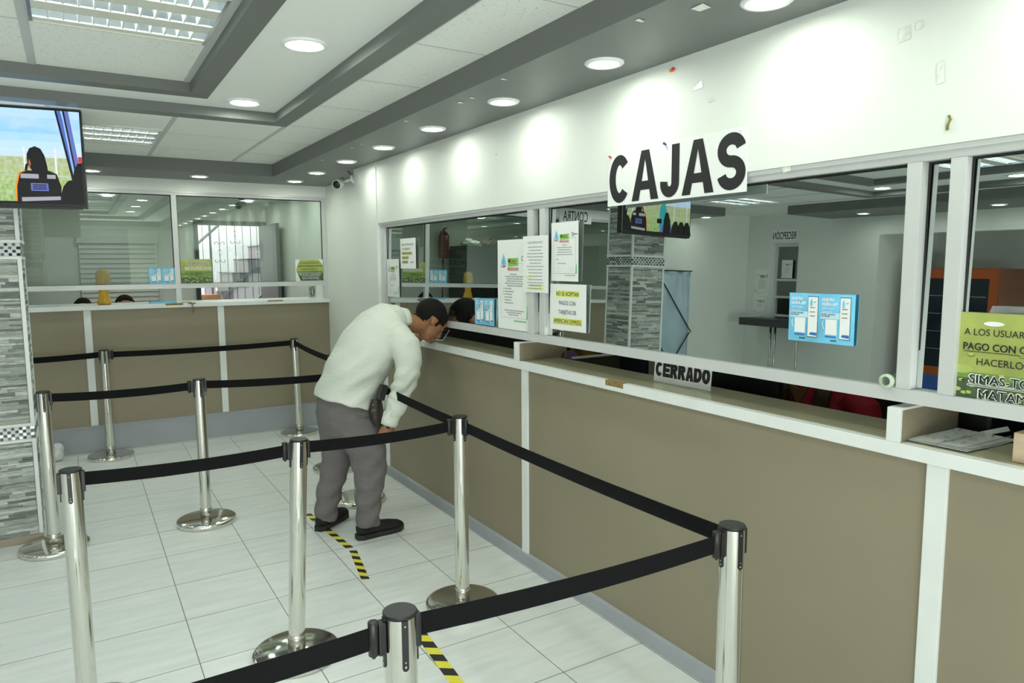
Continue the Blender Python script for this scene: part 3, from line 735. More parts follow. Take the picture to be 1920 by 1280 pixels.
# ------------------------------------------------------------------ striped floor tape
def hazard(poly0, poly1, w, n, seed, label):
    """strip from poly0 to poly1 on the floor with slanted stripes"""
    A, B = Vector(poly0), Vector(poly1); d = (B-A); L = d.length; d.normalize(); p = Vector((-d.y, d.x))
    if p.x < 0: p = -p
    ye, bk = mat('tape_yellow', (.80, .72, .06), .5), mat('tape_black', (.015, .015, .015), .5)
    b = MB(); q = L/n; sl = .030; rd = random.Random(seed); h = .0012
    b.prism([tuple(A), tuple(B), tuple(B+p*w), tuple(A+p*w)], 'z', .0003, .0008, mat('tape_backing', (.60, .58, .42), .6))
    for i in range(n):
        m = bk if i % 2 == 0 else ye
        def pt(s, t): return tuple(A+d*max(0, min(L, s))+p*t)
        s0, s1 = i*q-sl/2, (i+1)*q-sl/2
        b.add([(*pt(s0, 0), h), (*pt(s1, 0), h), (*pt(s1+sl, w), h), (*pt(s0+sl, w), h)], [(0, 1, 2, 3)], m)
    o = b.obj('floor_tape'); tag(o, label, 'tape', 'striped floor tapes'); return o
hazard((1.150, 4.42), (1.199, 3.735), .040, 13, 1, 'yellow and black floor tape passing under the shoe of the bending man')
hazard((1.203, 3.705), (1.134, 3.312), .040, 9, 2, 'short yellow and black floor tape ending in black at a tile joint')
hazard((1.150, 2.72), (1.095, 2.05), .050, 12, 3, 'yellow and black floor tape running out behind the stanchion closest to the camera')
tag(MB().prism([(1.555, 3.838), (1.59, 3.846), (1.588, 3.864), (1.556, 3.856)], 'z', .0003, .0012, M_BLK).obj('tape_scrap'), 'tiny black scrap stuck to the tile joint at the toe of the man\'s shoe', 'scrap')

# ------------------------------------------------------------------ CAJAS board and the other marks on the wall
def pin(x, y, z, m, label):
    o = MB().lathe([(.0045, 0), (.0045, .0015), (.0022, .0025), (.0022, .008), (.0052, .0095), (.0048, .0115), (.001, .012)], m, 12, M=Matrix.Translation((x, y, z)) @ Matrix.Rotation(-pi/2+.35, 4, 'Y')).obj('push_pin')
    return tag(o, label, 'push pin', 'push pins on the wall')
s = Sheet((XW-.001, 2.366, 1.8115), UR, VZ, .724, .2155, .003)
for t, u, wd in (('C', .012, .129), ('A', .152, .153), ('J', .314, .100), ('A', .428, .154), ('S', .596, .124)):
    s.letter('letter#'+str(u), t, u, .010, wd, .192, .040, M_INK)
o = s.build('wall_sign', M_PAPER); tag(o, 'white board with large black letters CAJAS above the cashier windows', 'sign')
mred, mblu = mat('pin_red', (.6, .03, .03), .3), mat('pin_blue', (.02, .03, .25), .3)
pin(XW-.005, 2.345, 2.010, mred, 'red push pin at the top left corner of the CAJAS board')
pin(XW-.005, 2.025, 2.018, mblu, 'blue push pin at the top edge of the CAJAS board')
pin(XW-.005, 1.668, 2.014, M_WHITEP, 'clear push pin at the top right corner of the CAJAS board')
b = MB(); mo = mat('pin_orange', (.75, .22, .01), .3); b.ell((XW-.004, 2.002, 2.282), .004, .011, .007, mo); b.ell((XW-.006, 1.993, 2.284), .005, .008, .006, mred)
tag(b.obj('push_pin'), 'orange and red pin near the soffit above the CAJAS board', 'push pin', 'push pins on the wall')
b = MB(); b.tube([(XW-.004, 1.003, 1.945), (XW-.006, .998, 1.935), (XW-.006, 1.004, 1.922), (XW-.004, 1.006, 1.910)], .0035, mat('olive_clip', (.22, .20, .03), .5), 8)
tag(b.obj('wall_hook'), 'small olive hook on the white wall above the right window', 'hook')
M_SCOTCH = mat('clear_tape', (.76, .79, .73), .2, noise=.12, nscale=60)
def scrap(verts, label, grp='scraps of clear tape'):
    b = MB(); n = len(verts); b.add(verts, [tuple(range(n))], M_SCOTCH); o = b.obj('tape_scrap')
    md = o.modifiers.new('thickness', 'SOLIDIFY'); md.thickness = .0006; md.offset = 0
    return tag(o, label, 'tape', grp)
zz = ZS-.0012
for i, (x, y, a, bb, pl) in enumerate(((1.512, 1.719, .030, .020, 'nearest the camera'), (1.512, 2.526, .026, .022, 'second from the camera'), (1.556, 2.985, .022, .028, 'third from the camera'), (1.560, 2.880, .020, .020, 'beside a red speck'), (1.512, 3.509, .024, .026, 'fourth along the edge'), (1.585, 1.529, .04, .05, 'crumpled and standing off'), (1.557, 4.48, .02, .03, 'second from the far end'), (1.559, 4.31, .018, .03, 'third from the far end'), (1.55, 5.10, .02, .03, 'farthest of all'))):
    scrap([(x, y, zz), (x+a, y+.006, zz-.002), (x+a, y+bb, zz), (x, y+bb-.004, zz-.001)], f'scrap of old tape on the grey soffit edge, {pl}')
xx = XW-.0012
for i, (y, z, a, bb, pl) in enumerate(((1.903, 2.186, .055, .03, 'shiny, above the J of CAJAS'), (1.82, 2.13, .03, .018, 'above the S of CAJAS'), (1.145, 2.16, .03, .04, 'high on the right'), (1.10, 2.18, .018, .022, 'highest on the right'), (1.04, 2.03, .018, .06, 'long, right of the olive hook'), (3.30, 2.14, .02, .012, 'left of the CAJAS board'), (1.505, 1.858, .03, .02, 'on the window head beside the CAJAS board'), (1.50, 2.15, .03, .02, 'above the window head'))):
    x9 = xx if z > 1.88 else 1.931
    scrap([(x9, y, z), (x9-.001, y-a, z+.004), (x9, y-a*.9, z+bb), (x9-.001, y+.003, z+bb*.8)], f'scrap of clear tape on the cashier wall, {pl}', 'scraps of clear tape on the wall')

# ------------------------------------------------------------------ notices on the cashier windows
XG = 1.9615
def drop(s, part, u, v, h):
    k = h/2
    s.poly(part, [(u, v+k*.95), (u+k*.20, v+k*.5), (u+k*.45, v+k*.02)]+[(u+k*.54*cos(radians(a)), v-k*.22+k*.54*sin(radians(a))) for a in range(10, -191, -20)]+[(u-k*.45, v+k*.02), (u-k*.20, v+k*.5)], M_BLUEP, 2)
    s.poly(part, [(u-k*.75, v-k*.62), (u-k*.5, v-k*.85), (u, v-k), (u+k*.5, v-k*.85), (u+k*.75, v-k*.62), (u+k*.5, v-k*.72), (u, v-k*.86), (u-k*.5, v-k*.72)], M_INKR, 3)
    s.rect(part, u+k*.85, v+k*.05, u+k*2.0, v+k*.13, M_INKG, 2); s.poly(part, [(u+k*.8, v-k*.22), (u+k*1.5, v-k*.02), (u+k*2.0, v-k*.05), (u+k*1.4, v-k*.30)], M_GREENL, 2)
def aviso(O, wd, ht, label, para, seal=True, name='window_notice', U=UR, curl=.006, grp='notices headed AVISO IMPORTANTE', boxes=True, bullets=False):
    s = Sheet(O, U, VZ, wd, ht, .0008); k = wd/.22
    drop(s, 'drop_logo', .20*wd, .775*ht, .055*k)
    s.disc('corner_logo', .80*wd, .79*ht, .009*k, M_INK, 2); s.disc('corner_logo', .803*wd, .79*ht, .006*k, M_PAPER, 3); s.rect('corner_logo', .83*wd, .785*ht, .97*wd, .796*ht, M_INK, 2)
    s.poly('heading_patch', [(.34*wd, .70*ht), (.66*wd, .712*ht), (.665*wd, .80*ht), (.345*wd, .795*ht)], M_GREENP, 2)
    s.text('heading#1', 'AVISO', .50*wd, .728*ht, .048*ht, M_INKR, 3, w=.22*wd, bold=.025, align='C')
    s.text('heading#2', 'IMPORTANTE', .50*wd, .655*ht, .036*ht, M_INKR, 3, w=.34*wd, bold=.02, align='C')
    s.frame('border_rule', .10*wd, .13*ht, .92*wd, .735*ht, .0012, M_INKG, 1)
    s.rect('border_rule', .52*wd, .095*ht, .90*wd, .108*ht, M_GREENL, 2); s.poly('border_rule', [(.90*wd, .12*ht), (.95*wd, .14*ht), (.95*wd, .30*ht), (.92*wd, .27*ht)], M_GREENL, 2)
    n = len(para)
    for i, (v, u0, u1) in enumerate(para):
        s.lines('small_print', u0*wd, u1*wd, v*ht, .02, 1, M_INKG, .0042*k, seed=i*7+int(wd*1000))
    if bullets:
        for i in range(3):
            s.rect('bullet', .18*wd, (.452-.032*i)*ht, .205*wd, (.464-.032*i)*ht, M_GREENL, 2)
        for i in range(6): s.lines('small_print', .23*wd, (.5+.1*(i % 2))*wd, (.464-.032*i)*ht, .02, 1, M_INKG, .0042*k, align='L', seed=40+i)
    if boxes:
        for u in (.22, .70): s.frame('sketch', u*wd, .17*ht, (u+.13)*wd, .235*ht, .002, M_BLUEL, 2)
    r = s.build(name, M_PAPER, curl); tag(r, label, 'notice', grp); return r
P1 = [(.60-.03*i, .2, .85) for i in range(6)]
aviso((XG-.001, 3.342, 1.229), .318, .472, 'large white AVISO IMPORTANTE notice with a bulleted list, taped left of the window posts', [(.625, .38, .62)]+[(.60-.026*i, .18, .9) for i in range(5)]+[(.22, .2, .85), (.196, .15, .88), (.172, .3, .7)], boxes=False, bullets=True, curl=.004)
aviso((XG-.001, 2.832, 1.493), .215, .275, 'white AVISO IMPORTANTE notice with two small sketches, right of the window posts', [(.62, .38, .64)]+[(.58-.04*i, .2, .8) for i in range(4)]+[(.38, .18, .28), (.31, .18, .6)], curl=.006)
aviso((XG, 4.950, 1.341), .225, .272, 'small white AVISO IMPORTANTE notice next to the pillar at the far window end', [(.62, .38, .64)]+[(.58-.04*i, .2, .8) for i in range(4)]+[(.38, .18, .28), (.31, .18, .6)], curl=.012)
# typed notice over the window posts
s = Sheet((1.9405, 3.055, 1.434), UR, VZ, .225, .278, .0008)
s.text('heading', 'AVISO IMPORTANTE', .5*.225, .240, .0105, M_INKG, 2, w=.135, align='C')
s.lines('small_print', .03, .195, .225, .0158, 10, M_INKG, .0045, seed=11)
s.lines('small_print', .03, .195, .066, .0158, 3, M_INKG, .0045, seed=12)
s.rect('highlighter_mark', .03, .072, .10, .079, M_YEL, 2); s.rect('highlighter_mark', .075, .031, .190, .039, M_YEL, 2); s.rect('highlighter_mark', .03, .016, .185, .024, M_YEL, 2)
s.lines('small_print', .03, .19, .0375, .0158, 2, M_INKG, .0045, seed=13, lay=3)
tag(s.build('window_notice', M_PAPER, .003), 'white typed notice with yellow highlighted last lines, hung across the window posts', 'notice')
# card payments
s = Sheet((XG-.003, 2.836, 1.262), UR, VZ, .282, .218, .003)
for i, (t, wd, hl, bo) in enumerate((('NO SE ACEPTAN', .175, 1, .012), ('PAGOS CON', .130, 0, 0), ('TARJETAS DE', .140, 0, 0), ('AMERICAN EXPRESS.', .222, 1, .012))):
    v = .163-.043*i
    if hl: s.rect('highlighter_mark', .141-wd/2-.004, v-.005, .141+wd/2+.004, v+.024, M_YEL, 1)
    s.text('lettering', t, .141, v, .0185, M_INK, 2, w=wd, bold=bo, align='C')
s.rect('lettering', .03, .029, .255, .0302, M_INK, 2)
tag(s.build('window_notice', M_PAPER), 'thick white notice in large type refusing one kind of card, beside the posts', 'notice')
s = Sheet((XG, 4.692, 1.546), UR, VZ, .262, .206, .0008)
for i, (t, wd) in enumerate((('NO SE ACEPTAN PAGOS', .20), ('CON TARJETA DE', .14), ('AMERICAN EXPRESS Y', .17), ('TARJETA DEL', .11), ('EXTRANJERO.', .10))):
    v = .158-.030*i
    if i in (2, 3, 4) : s.rect('highlighter_mark', .028, v-.004, .028+wd+.004, v+.017, mat('tan_highlighter', (.60, .55, .25), .6), 1)
    if i == 0: s.rect('highlighter_mark', .028, v-.004, .052, v+.017, M_YEL, 1)
    s.text('lettering', t, .030, v, .0125, M_INK, 2, w=wd)
s.text('lettering', 'GRACIAS', .175, .038, .010, M_INK, 2, w=.05)
tag(s.build('window_notice', M_PAPER, .012), 'white notice with tan highlighted lines, highest on the far cashier pane', 'notice')
def app_flyer(O, U, wd, ht, label):
    s = Sheet(O, U, VZ, wd, ht, .003)
    for k, plat in ((0, 'PARA IPHONE'), (1, 'PARA ANDROID')):
        u = k*wd*.485+.02*wd
        s.rect(f'pale_band#{k}', u, .50*ht, u+.31*wd, .62*ht, M_BLUEL, 1)
        s.text('heading', 'NUESTRA', u+.02*wd, .855*ht, .060*ht, M_WHITEP, 2, w=.18*wd, bold=.04)
        s.text('heading', 'NUEVA APP', u+.02*wd, .765*ht, .060*ht, M_WHITEP, 2, w=.23*wd, bold=.04)
        s.text('heading', 'SIMAS RURAL', u+.02*wd, .690*ht, .042*ht, M_WHITEP, 2, w=.19*wd)
        s.text('heading', 'Cerca de Ti', u+.02*wd, .625*ht, .042*ht, M_WHITEP, 2, w=.15*wd)
        s.text('small_print', 'ESCANEA Y DESCARGA', u+.01*wd, .575*ht, .026*ht, M_INK, 2, w=.21*wd, bold=.03)
        s.text('small_print', plat, u+.01*wd, .535*ht, .026*ht, M_INK, 2, w=.13*wd, bold=.03)
        s.rect(f'blank_square#{k}', u+.08*wd, .18*ht, u+.25*wd, .49*ht, M_WHITEP, 1)
        s.rect('small_print', u+.08*wd, .125*ht, u+.245*wd, .155*ht, M_BLUED, 2)
        s.poly(f'arrow#{k}', [(u+.055*wd, .49*ht), (u+.03*wd, .40*ht), (u+.04*wd, .32*ht), (u+.07*wd, .27*ht), (u+.05*wd, .33*ht), (u+.042*wd, .40*ht)], M_WHITEP, 2)
        s.disc('corner_logo', u+.175*wd, .065*ht, .010*wd, M_INK, 2, ry=.016*ht); s.rect('corner_logo', u+.19*wd, .055*ht, u+.255*wd, .075*ht, M_INK, 2)
        a, c = u+.285*wd, u+.445*wd
        s.rect(f'phone_frame#{k}', a, .10*ht, c, .94*ht, M_INK, 1); s.rect(f'phone_frame#{k}', a+.006*wd, .112*ht, c-.006*wd, .928*ht, M_WHITEP, 2)
        drop_h = .15*ht; x = a+.055*wd; y = .815*ht
        s.poly('drop_logo', [(x, y+.09*ht), (x+.022*wd, y), (x+.020*wd, y-.05*ht), (x, y-.07*ht), (x-.020*wd, y-.05*ht), (x-.022*wd, y)], M_BLUEP, 3)
        s.poly('drop_logo', [(x-.03*wd, y-.05*ht), (x, y-.09*ht), (x+.03*wd, y-.05*ht), (x, y-.078*ht)], M_INKR, 4); s.poly('drop_logo', [(x+.025*wd, y+.01*ht), (x+.075*wd, y+.025*ht), (x+.06*wd, y-.005*ht)], M_GREENL, 3)
        for j in range(3): s.rect('small_print', a+.035*wd, (.70-.085*j)*ht, a+.115*wd, (.712-.085*j)*ht, M_INK, 3)
        s.poly(f'puddle#{k}', [(a+.035*wd, .15*ht), (c-.01*wd, .135*ht), (c-.01*wd, .20*ht), (a+.05*wd, .20*ht)], M_BLUED, 3)
    r = s.build('app_flyer', M_BLUEP); tag(r, label, 'flyer', 'blue app flyers'); return r
app_flyer((XG, 1.484, 1.328), UR, .226, .152, 'sky blue phone app flyer alone on the large pane that mirrors the reception')
app_flyer((XG, 3.605, 1.2335), UR, .218, .149, 'sky blue phone app flyer on the cashier pane beside the bending man head')
app_flyer((.545, 6.869, 1.418), (1, 0, 0), .206, .140, 'sky blue phone app flyer on the rear window beside the middle post')
# green water-drop posters
M_G1 = mat('lime_print', (.40, .46, .12), .4, noise=.25, nscale=7); M_G2 = mat('dark_green_print', (.07, .12, .055), .4, noise=.35, nscale=16); M_G3 = mat('drop_print', (.42, .52, .14), .3); M_G4 = mat('mid_green_print', (.17, .29, .06), .4, noise=.3, nscale=10)
def drops(s, n, u0, u1, v0, v1, r0, r1, seed, part='printed_drop'):
    rd = random.Random(seed)
    for i in range(n):
        u, v, r = rd.uniform(u0, u1), rd.uniform(v0, v1), rd.uniform(r0, r1)
        if u-r < 0 or u+r > s.w: continue
        s.disc(part, u, v, r, M_G2, 2, ry=r*.62); s.disc(part, u, v+.0012, r*.88, M_G3, 3, ry=r*.52)
s = Sheet((XG, .982, 1.215), UR, VZ, .46, .232, .002)
s.rect('dark_band', 0, 0, .46, .062, M_G2, 1); s.rect('dark_band', 0, .062, .46, .078, M_G4, 1)
drops(s, 34, .01, .45, .008, .055, .004, .011, 5); drops(s, 16, .01, .45, .075, .135, .004, .010, 6); s.disc('printed_drop', .03, .085, .028, M_G3, 2, ry=.012)
s.disc('printed_drop', .10, .205, .024, M_WHITEP, 2, ry=.006)
s.text('lettering', 'A LOS USUARIOS QUE REALICEN SU', .032, .174, .0165, M_INK, 4, w=.365)
s.text('lettering', 'PAGO CON CHEQUE, FAVOR DE', .032, .136, .0175, M_INK, 4, w=.340, bold=.022); s.rect('lettering', .032, .131, .372, .1324, M_INK, 4)
s.text('lettering', 'HACERLO A NOMBRE DE', .066, .098, .0175, M_INK, 4, w=.27)
for t, v, u, wd in (('SIMAS-TORREON', .051, .050, .245), ('MATAMOROS', .014, .074, .195)):
    s.text('lettering_outline', t, u, v, .022, M_WHITEP, 4, w=wd+.004, bold=.055); s.text('lettering', t, u+.002, v, .021, M_INK, 5, w=wd, bold=.020)
    s.rect('lettering_outline', u-.004, v-.0085, u+wd+.006, v-.0032, M_WHITEP, 4); s.rect('lettering', u-.002, v-.0068, u+wd+.004, v-.0048, M_INK, 5)
b = s.build('window_poster', M_G1); tag(b, 'large green poster with printed water drops and cheque payment text, on the right window', 'poster')
b = MB(); b.add([(XG-.004, .895, 1.447), (XG-.004, .56, 1.447), (XG-.006, .56, 1.470), (XG-.010, .885, 1.466)], [(0, 1, 2, 3)], glass_mat('plastic_sleeve', .3, (.9, .9, .9), (.75, .76, .76), .15))
o = b.obj('plastic_sleeve'); o.modifiers.new('thickness', 'SOLIDIFY').thickness = .0006; tag(o, 'clear plastic sleeve sticking up behind the large green poster', 'sleeve')
s = Sheet((.800, 6.867, 1.4185), (1, 0, 0), VZ, .254, .212, .002)
s.rect('dark_band', 0, 0, .254, .105, M_G4, 1); s.rect('dark_band', 0, 0, .254, .05, M_G2, 2); drops(s, 40, .01, .245, .008, .09, .004, .013, 8)
mt = mat('brown_lettering', (.22, .13, .10), .5)
s.text('lettering_outline', 'EXPEDICIÓN', .142, .163, .025, M_WHITEP, 3, w=.176, bold=.05, align='C'); s.text('lettering', 'EXPEDICIÓN', .142, .163, .024, mt, 4, w=.170, bold=.015, align='C')
s.text('lettering_outline', 'DE DUPLICADO', .142, .118, .025, M_WHITEP, 3, w=.212, bold=.06, align='C'); s.text('lettering', 'DE DUPLICADO', .142, .118, .024, mat('tan_lettering', (.55, .45, .30), .5), 4, w=.205, align='C')
s.text('lettering', 'REVISE LA INFORMACION', .012, .076, .012, M_INK, 4, w=.165)
tag(s.build('window_poster', M_G1), 'green poster with printed drops reading EXPEDICIÓN DE DUPLICADO, on the rear window', 'poster')
s = Sheet((1.797, 6.867, 1.4185), (1, 0, 0), VZ, .264, .206, .002)
hx = [(.004, .110), (.045, .004), (.262, .004), (.262, .150), (.222, .203), (.042, .203)]
s.poly('printed_hexagon', hx, M_G1, 1); s.poly('printed_hexagon', [(.020, .07), (.045, .004), (.262, .004), (.262, .08)], M_G2, 2); s.poly('printed_hexagon', [(.018, .075), (.262, .082), (.262, .10), (.008, .095)], M_G4, 2)
s.text('lettering', 'A LOS USUARIOS QUE REALICEN', .03, .168, .0115, M_INK, 4, w=.195); s.text('lettering', 'PAGO CON CHEQUE, FAVOR DE', .022, .138, .0125, M_INK, 4, w=.225, bold=.02); s.text('lettering', 'HACERLO A NOMBRE DE', .05, .108, .0115, M_INK, 4, w=.16)
for t, v, u, wd in (('SIMAS-TORREON', .062, .035, .20), ('MATAMOROS', .030, .06, .155)):
    s.text('lettering_outline', t, u, v, .0175, M_WHITEP, 4, w=wd+.004, bold=.06); s.text('lettering', t, u+.002, v, .0165, M_INK, 5, w=wd, bold=.02); s.rect('lettering_outline', u, v-.007, u+wd, v-.004, M_WHITEP, 4)
drops(s, 14, .05, .25, .01, .035, .003, .008, 9)
tag(s.build('window_poster', M_PAPER), 'six-sided green poster with cheque payment text at the right end of the rear window', 'poster')
# CERRADO card standing on the counter
al = radians(4)
s = Sheet((2.090, 2.246, 1.0752), (0.035, -1, 0), (sin(al), 0, cos(al)), .308, .100, .004)
for i, t in enumerate('CERRADO'): s.letter('letter#'+str(i), t, .008+.0425*i, .024, .0415, .060, .0160, M_INK)
tag(s.build('counter_sign', mat('card_white', (.92, .94, .93), .5)), 'white card with black letters CERRADO standing on the cashier counter', 'sign')
# ------------------------------------------------------------------ people helpers
def loft(bm, secs, ref, seg=20, cap=True):
    """secs: (centre, half-size along ref, half-size across); rings perpendicular to the path"""
    P = [Vector(s[0]) for s in secs]; n = len(P); rings = []
    for i in range(n):
        t = (P[min(i+1, n-1)]-P[max(i-1, 0)]).normalized()
        a = Vector(ref); a = (a-t*a.dot(t)).normalized(); b = t.cross(a)
        rings.append([bm.verts.new(P[i]+a*secs[i][1]*cos(2*pi*k/seg)+b*secs[i][2]*sin(2*pi*k/seg)) for k in range(seg)])
    for i in range(n-1):
        for k in range(seg):
            bm.faces.new((rings[i][k], rings[i][(k+1) % seg], rings[i+1][(k+1) % seg], rings[i+1][k]))
    if cap: bm.faces.new(list(reversed(rings[0]))); bm.faces.new(rings[-1])
def ball(bm, c, rx, ry, rz, rot=None, seg=20, ring=14):
    T = Matrix.Translation(c) @ (rot or Matrix.Identity(4)) @ Matrix.Diagonal((rx, ry, rz, 1))
    bmesh.ops.create_uvsphere(bm, u_segments=seg, v_segments=ring, radius=1, matrix=T)
def fuse(name, bm, m, voxel=.010, smooth=4, parent=None, cut=None):
    """merge overlapping shapes into one continuous skin"""
    me = bpy.data.meshes.new(name); bmesh.ops.recalc_face_normals(bm, faces=bm.faces); bm.to_mesh(me); bm.free()
    o = bpy.data.objects.new(name, me); COL.objects.link(o)
    r = o.modifiers.new('r', 'REMESH'); r.mode = 'VOXEL'; r.voxel_size = voxel; r.use_smooth_shade = True
    if smooth:
        s = o.modifiers.new('s', 'SMOOTH'); s.factor = .5; s.iterations = smooth
    dg = bpy.context.evaluated_depsgraph_get(); dg.update()
    m2 = bpy.data.meshes.new_from_object(o.evaluated_get(dg)); o.modifiers.clear(); o.data = m2; bpy.data.meshes.remove(me)
    m2.name = name; m2.materials.clear(); m2.materials.append(m)
    for p in m2.polygons: p.use_smooth = True
    if parent is not None: o.parent = parent
    return o
def head_bm(bm, c, u, n, s, k=1.0):
    """c centre, u up axis, n facing axis, s side axis"""
    u, n, s = Vector(u).normalized(), Vector(n).normalized(), Vector(s).normalized()
    R = Matrix((( n.x, s.x, u.x, 0), (n.y, s.y, u.y, 0), (n.z, s.z, u.z, 0), (0, 0, 0, 1)))
    Q = lambda a, b, d: Vector(c)+(n*a+s*b+u*d)*k
    ball(bm, Q(-.012, 0, .030), .098*k, .076*k, .086*k, R)              # cranium
    loft(bm, [(Q(.030, 0, .075), .055*k, .062*k), (Q(.034, 0, .03), .062*k, .068*k), (Q(.036, 0, -.03), .056*k, .062*k), (Q(.040, 0, -.075), .046*k, .050*k), (Q(.048, 0, -.108), .028*k, .030*k)], n)
    loft(bm, [(Q(.092, 0, .015), .008*k, .008*k), (Q(.104, 0, -.012), .011*k, .011*k), (Q(.112, 0, -.030), .013*k, .017*k), (Q(.096, 0, -.040), .010*k, .016*k)], n, 12)
    ball(bm, Q(.092, 0, -.064), .011*k, .024*k, .006*k, R); ball(bm, Q(.090, 0, -.076), .011*k, .021*k, .006*k, R)      # lips
    ball(bm, Q(.084, 0, .030), .014*k, .050*k, .010*k, R)               # brow
    for sg in (-1, 1):
        ball(bm, Q(.080, sg*.030, .010), .012*k, .015*k, .010*k, R)     # eyelids
        ball(bm, Q(-.004, sg*.078, -.002), .020*k, .008*k, .033*k, R)   # ears
        ball(bm, Q(.004, sg*.076, -.028), .010*k, .007*k, .012*k, R)
    return R, Q
def hair_from(head, R, c, test, m, parent, lift=.006, name='hair'):
    """shell over the head faces for which test(forward, side, up) holds"""
    Ri = R.to_3x3().inverted(); bm = bmesh.new(); bm.from_mesh(head.data)
    drop_ = [f for f in bm.faces if not test(*(Ri @ (f.calc_center_median()-Vector(c))))]
    bmesh.ops.delete(bm, geom=drop_, context='FACES')
    bmesh.ops.delete(bm, geom=[v for v in bm.verts if not v.link_faces], context='VERTS')
    bm.normal_update()
    for v in bm.verts: v.co += v.normal*lift*(1+.25*sin(v.co.x*400)*sin(v.co.z*380))
    me = bpy.data.meshes.new(name); bm.to_mesh(me); bm.free(); me.materials.clear(); me.materials.append(m)
    for p in me.polygons: p.use_smooth = True
    o = bpy.data.objects.new(name, me); COL.objects.link(o); o.parent = parent
    sm_ = o.modifiers.new('soften', 'SMOOTH'); sm_.factor = .5; sm_.iterations = 5
    sd = o.modifiers.new('thick', 'SOLIDIFY'); sd.thickness = lift*1.6; sd.offset = -1
    return o
def hand_bm(bm, w, d, up, s, curl=.5, k=1.0, thumb=1):
    """w wrist, d pointing direction, up back-of-hand normal, s side toward the thumb"""
    w, d, up, s = Vector(w), Vector(d).normalized(), Vector(up).normalized(), Vector(s).normalized()
    Q = lambda a, b, c2: w+(d*a+s*b+up*c2)*k
    loft(bm, [(Q(-.02, 0, 0), .020*k, .027*k), (Q(.01, 0, 0), .017*k, .030*k), (Q(.05, 0, 0), .015*k, .040*k), (Q(.085, 0, -.002), .012*k, .038*k)], up, 14)
    for i, (b, L) in enumerate(((.030, .068), (.010, .076), (-.010, .070), (-.028, .054))):
        p = Q(.078, b, 0); pts = [(p, .0092*k, .0092*k)]; a = curl*.35; q = p
        for j, f in enumerate((.45, .32, .26)):
            q = q+(d*cos(a)-up*sin(a))*L*f*k; pts.append((q.copy(), (.0088-.0012*j)*k, (.0088-.0012*j)*k)); a += curl*(.8 if j == 0 else .6)
        loft(bm, pts, s, 10)
    p = Q(.022, .028, -.004); q = Q(.052, .052, -.016); r = Q(.080, .058, -.026)
    loft(bm, [(p, .013*k, .013*k), (q, .0105*k, .0105*k), (r, .008*k, .008*k)], up, 10)

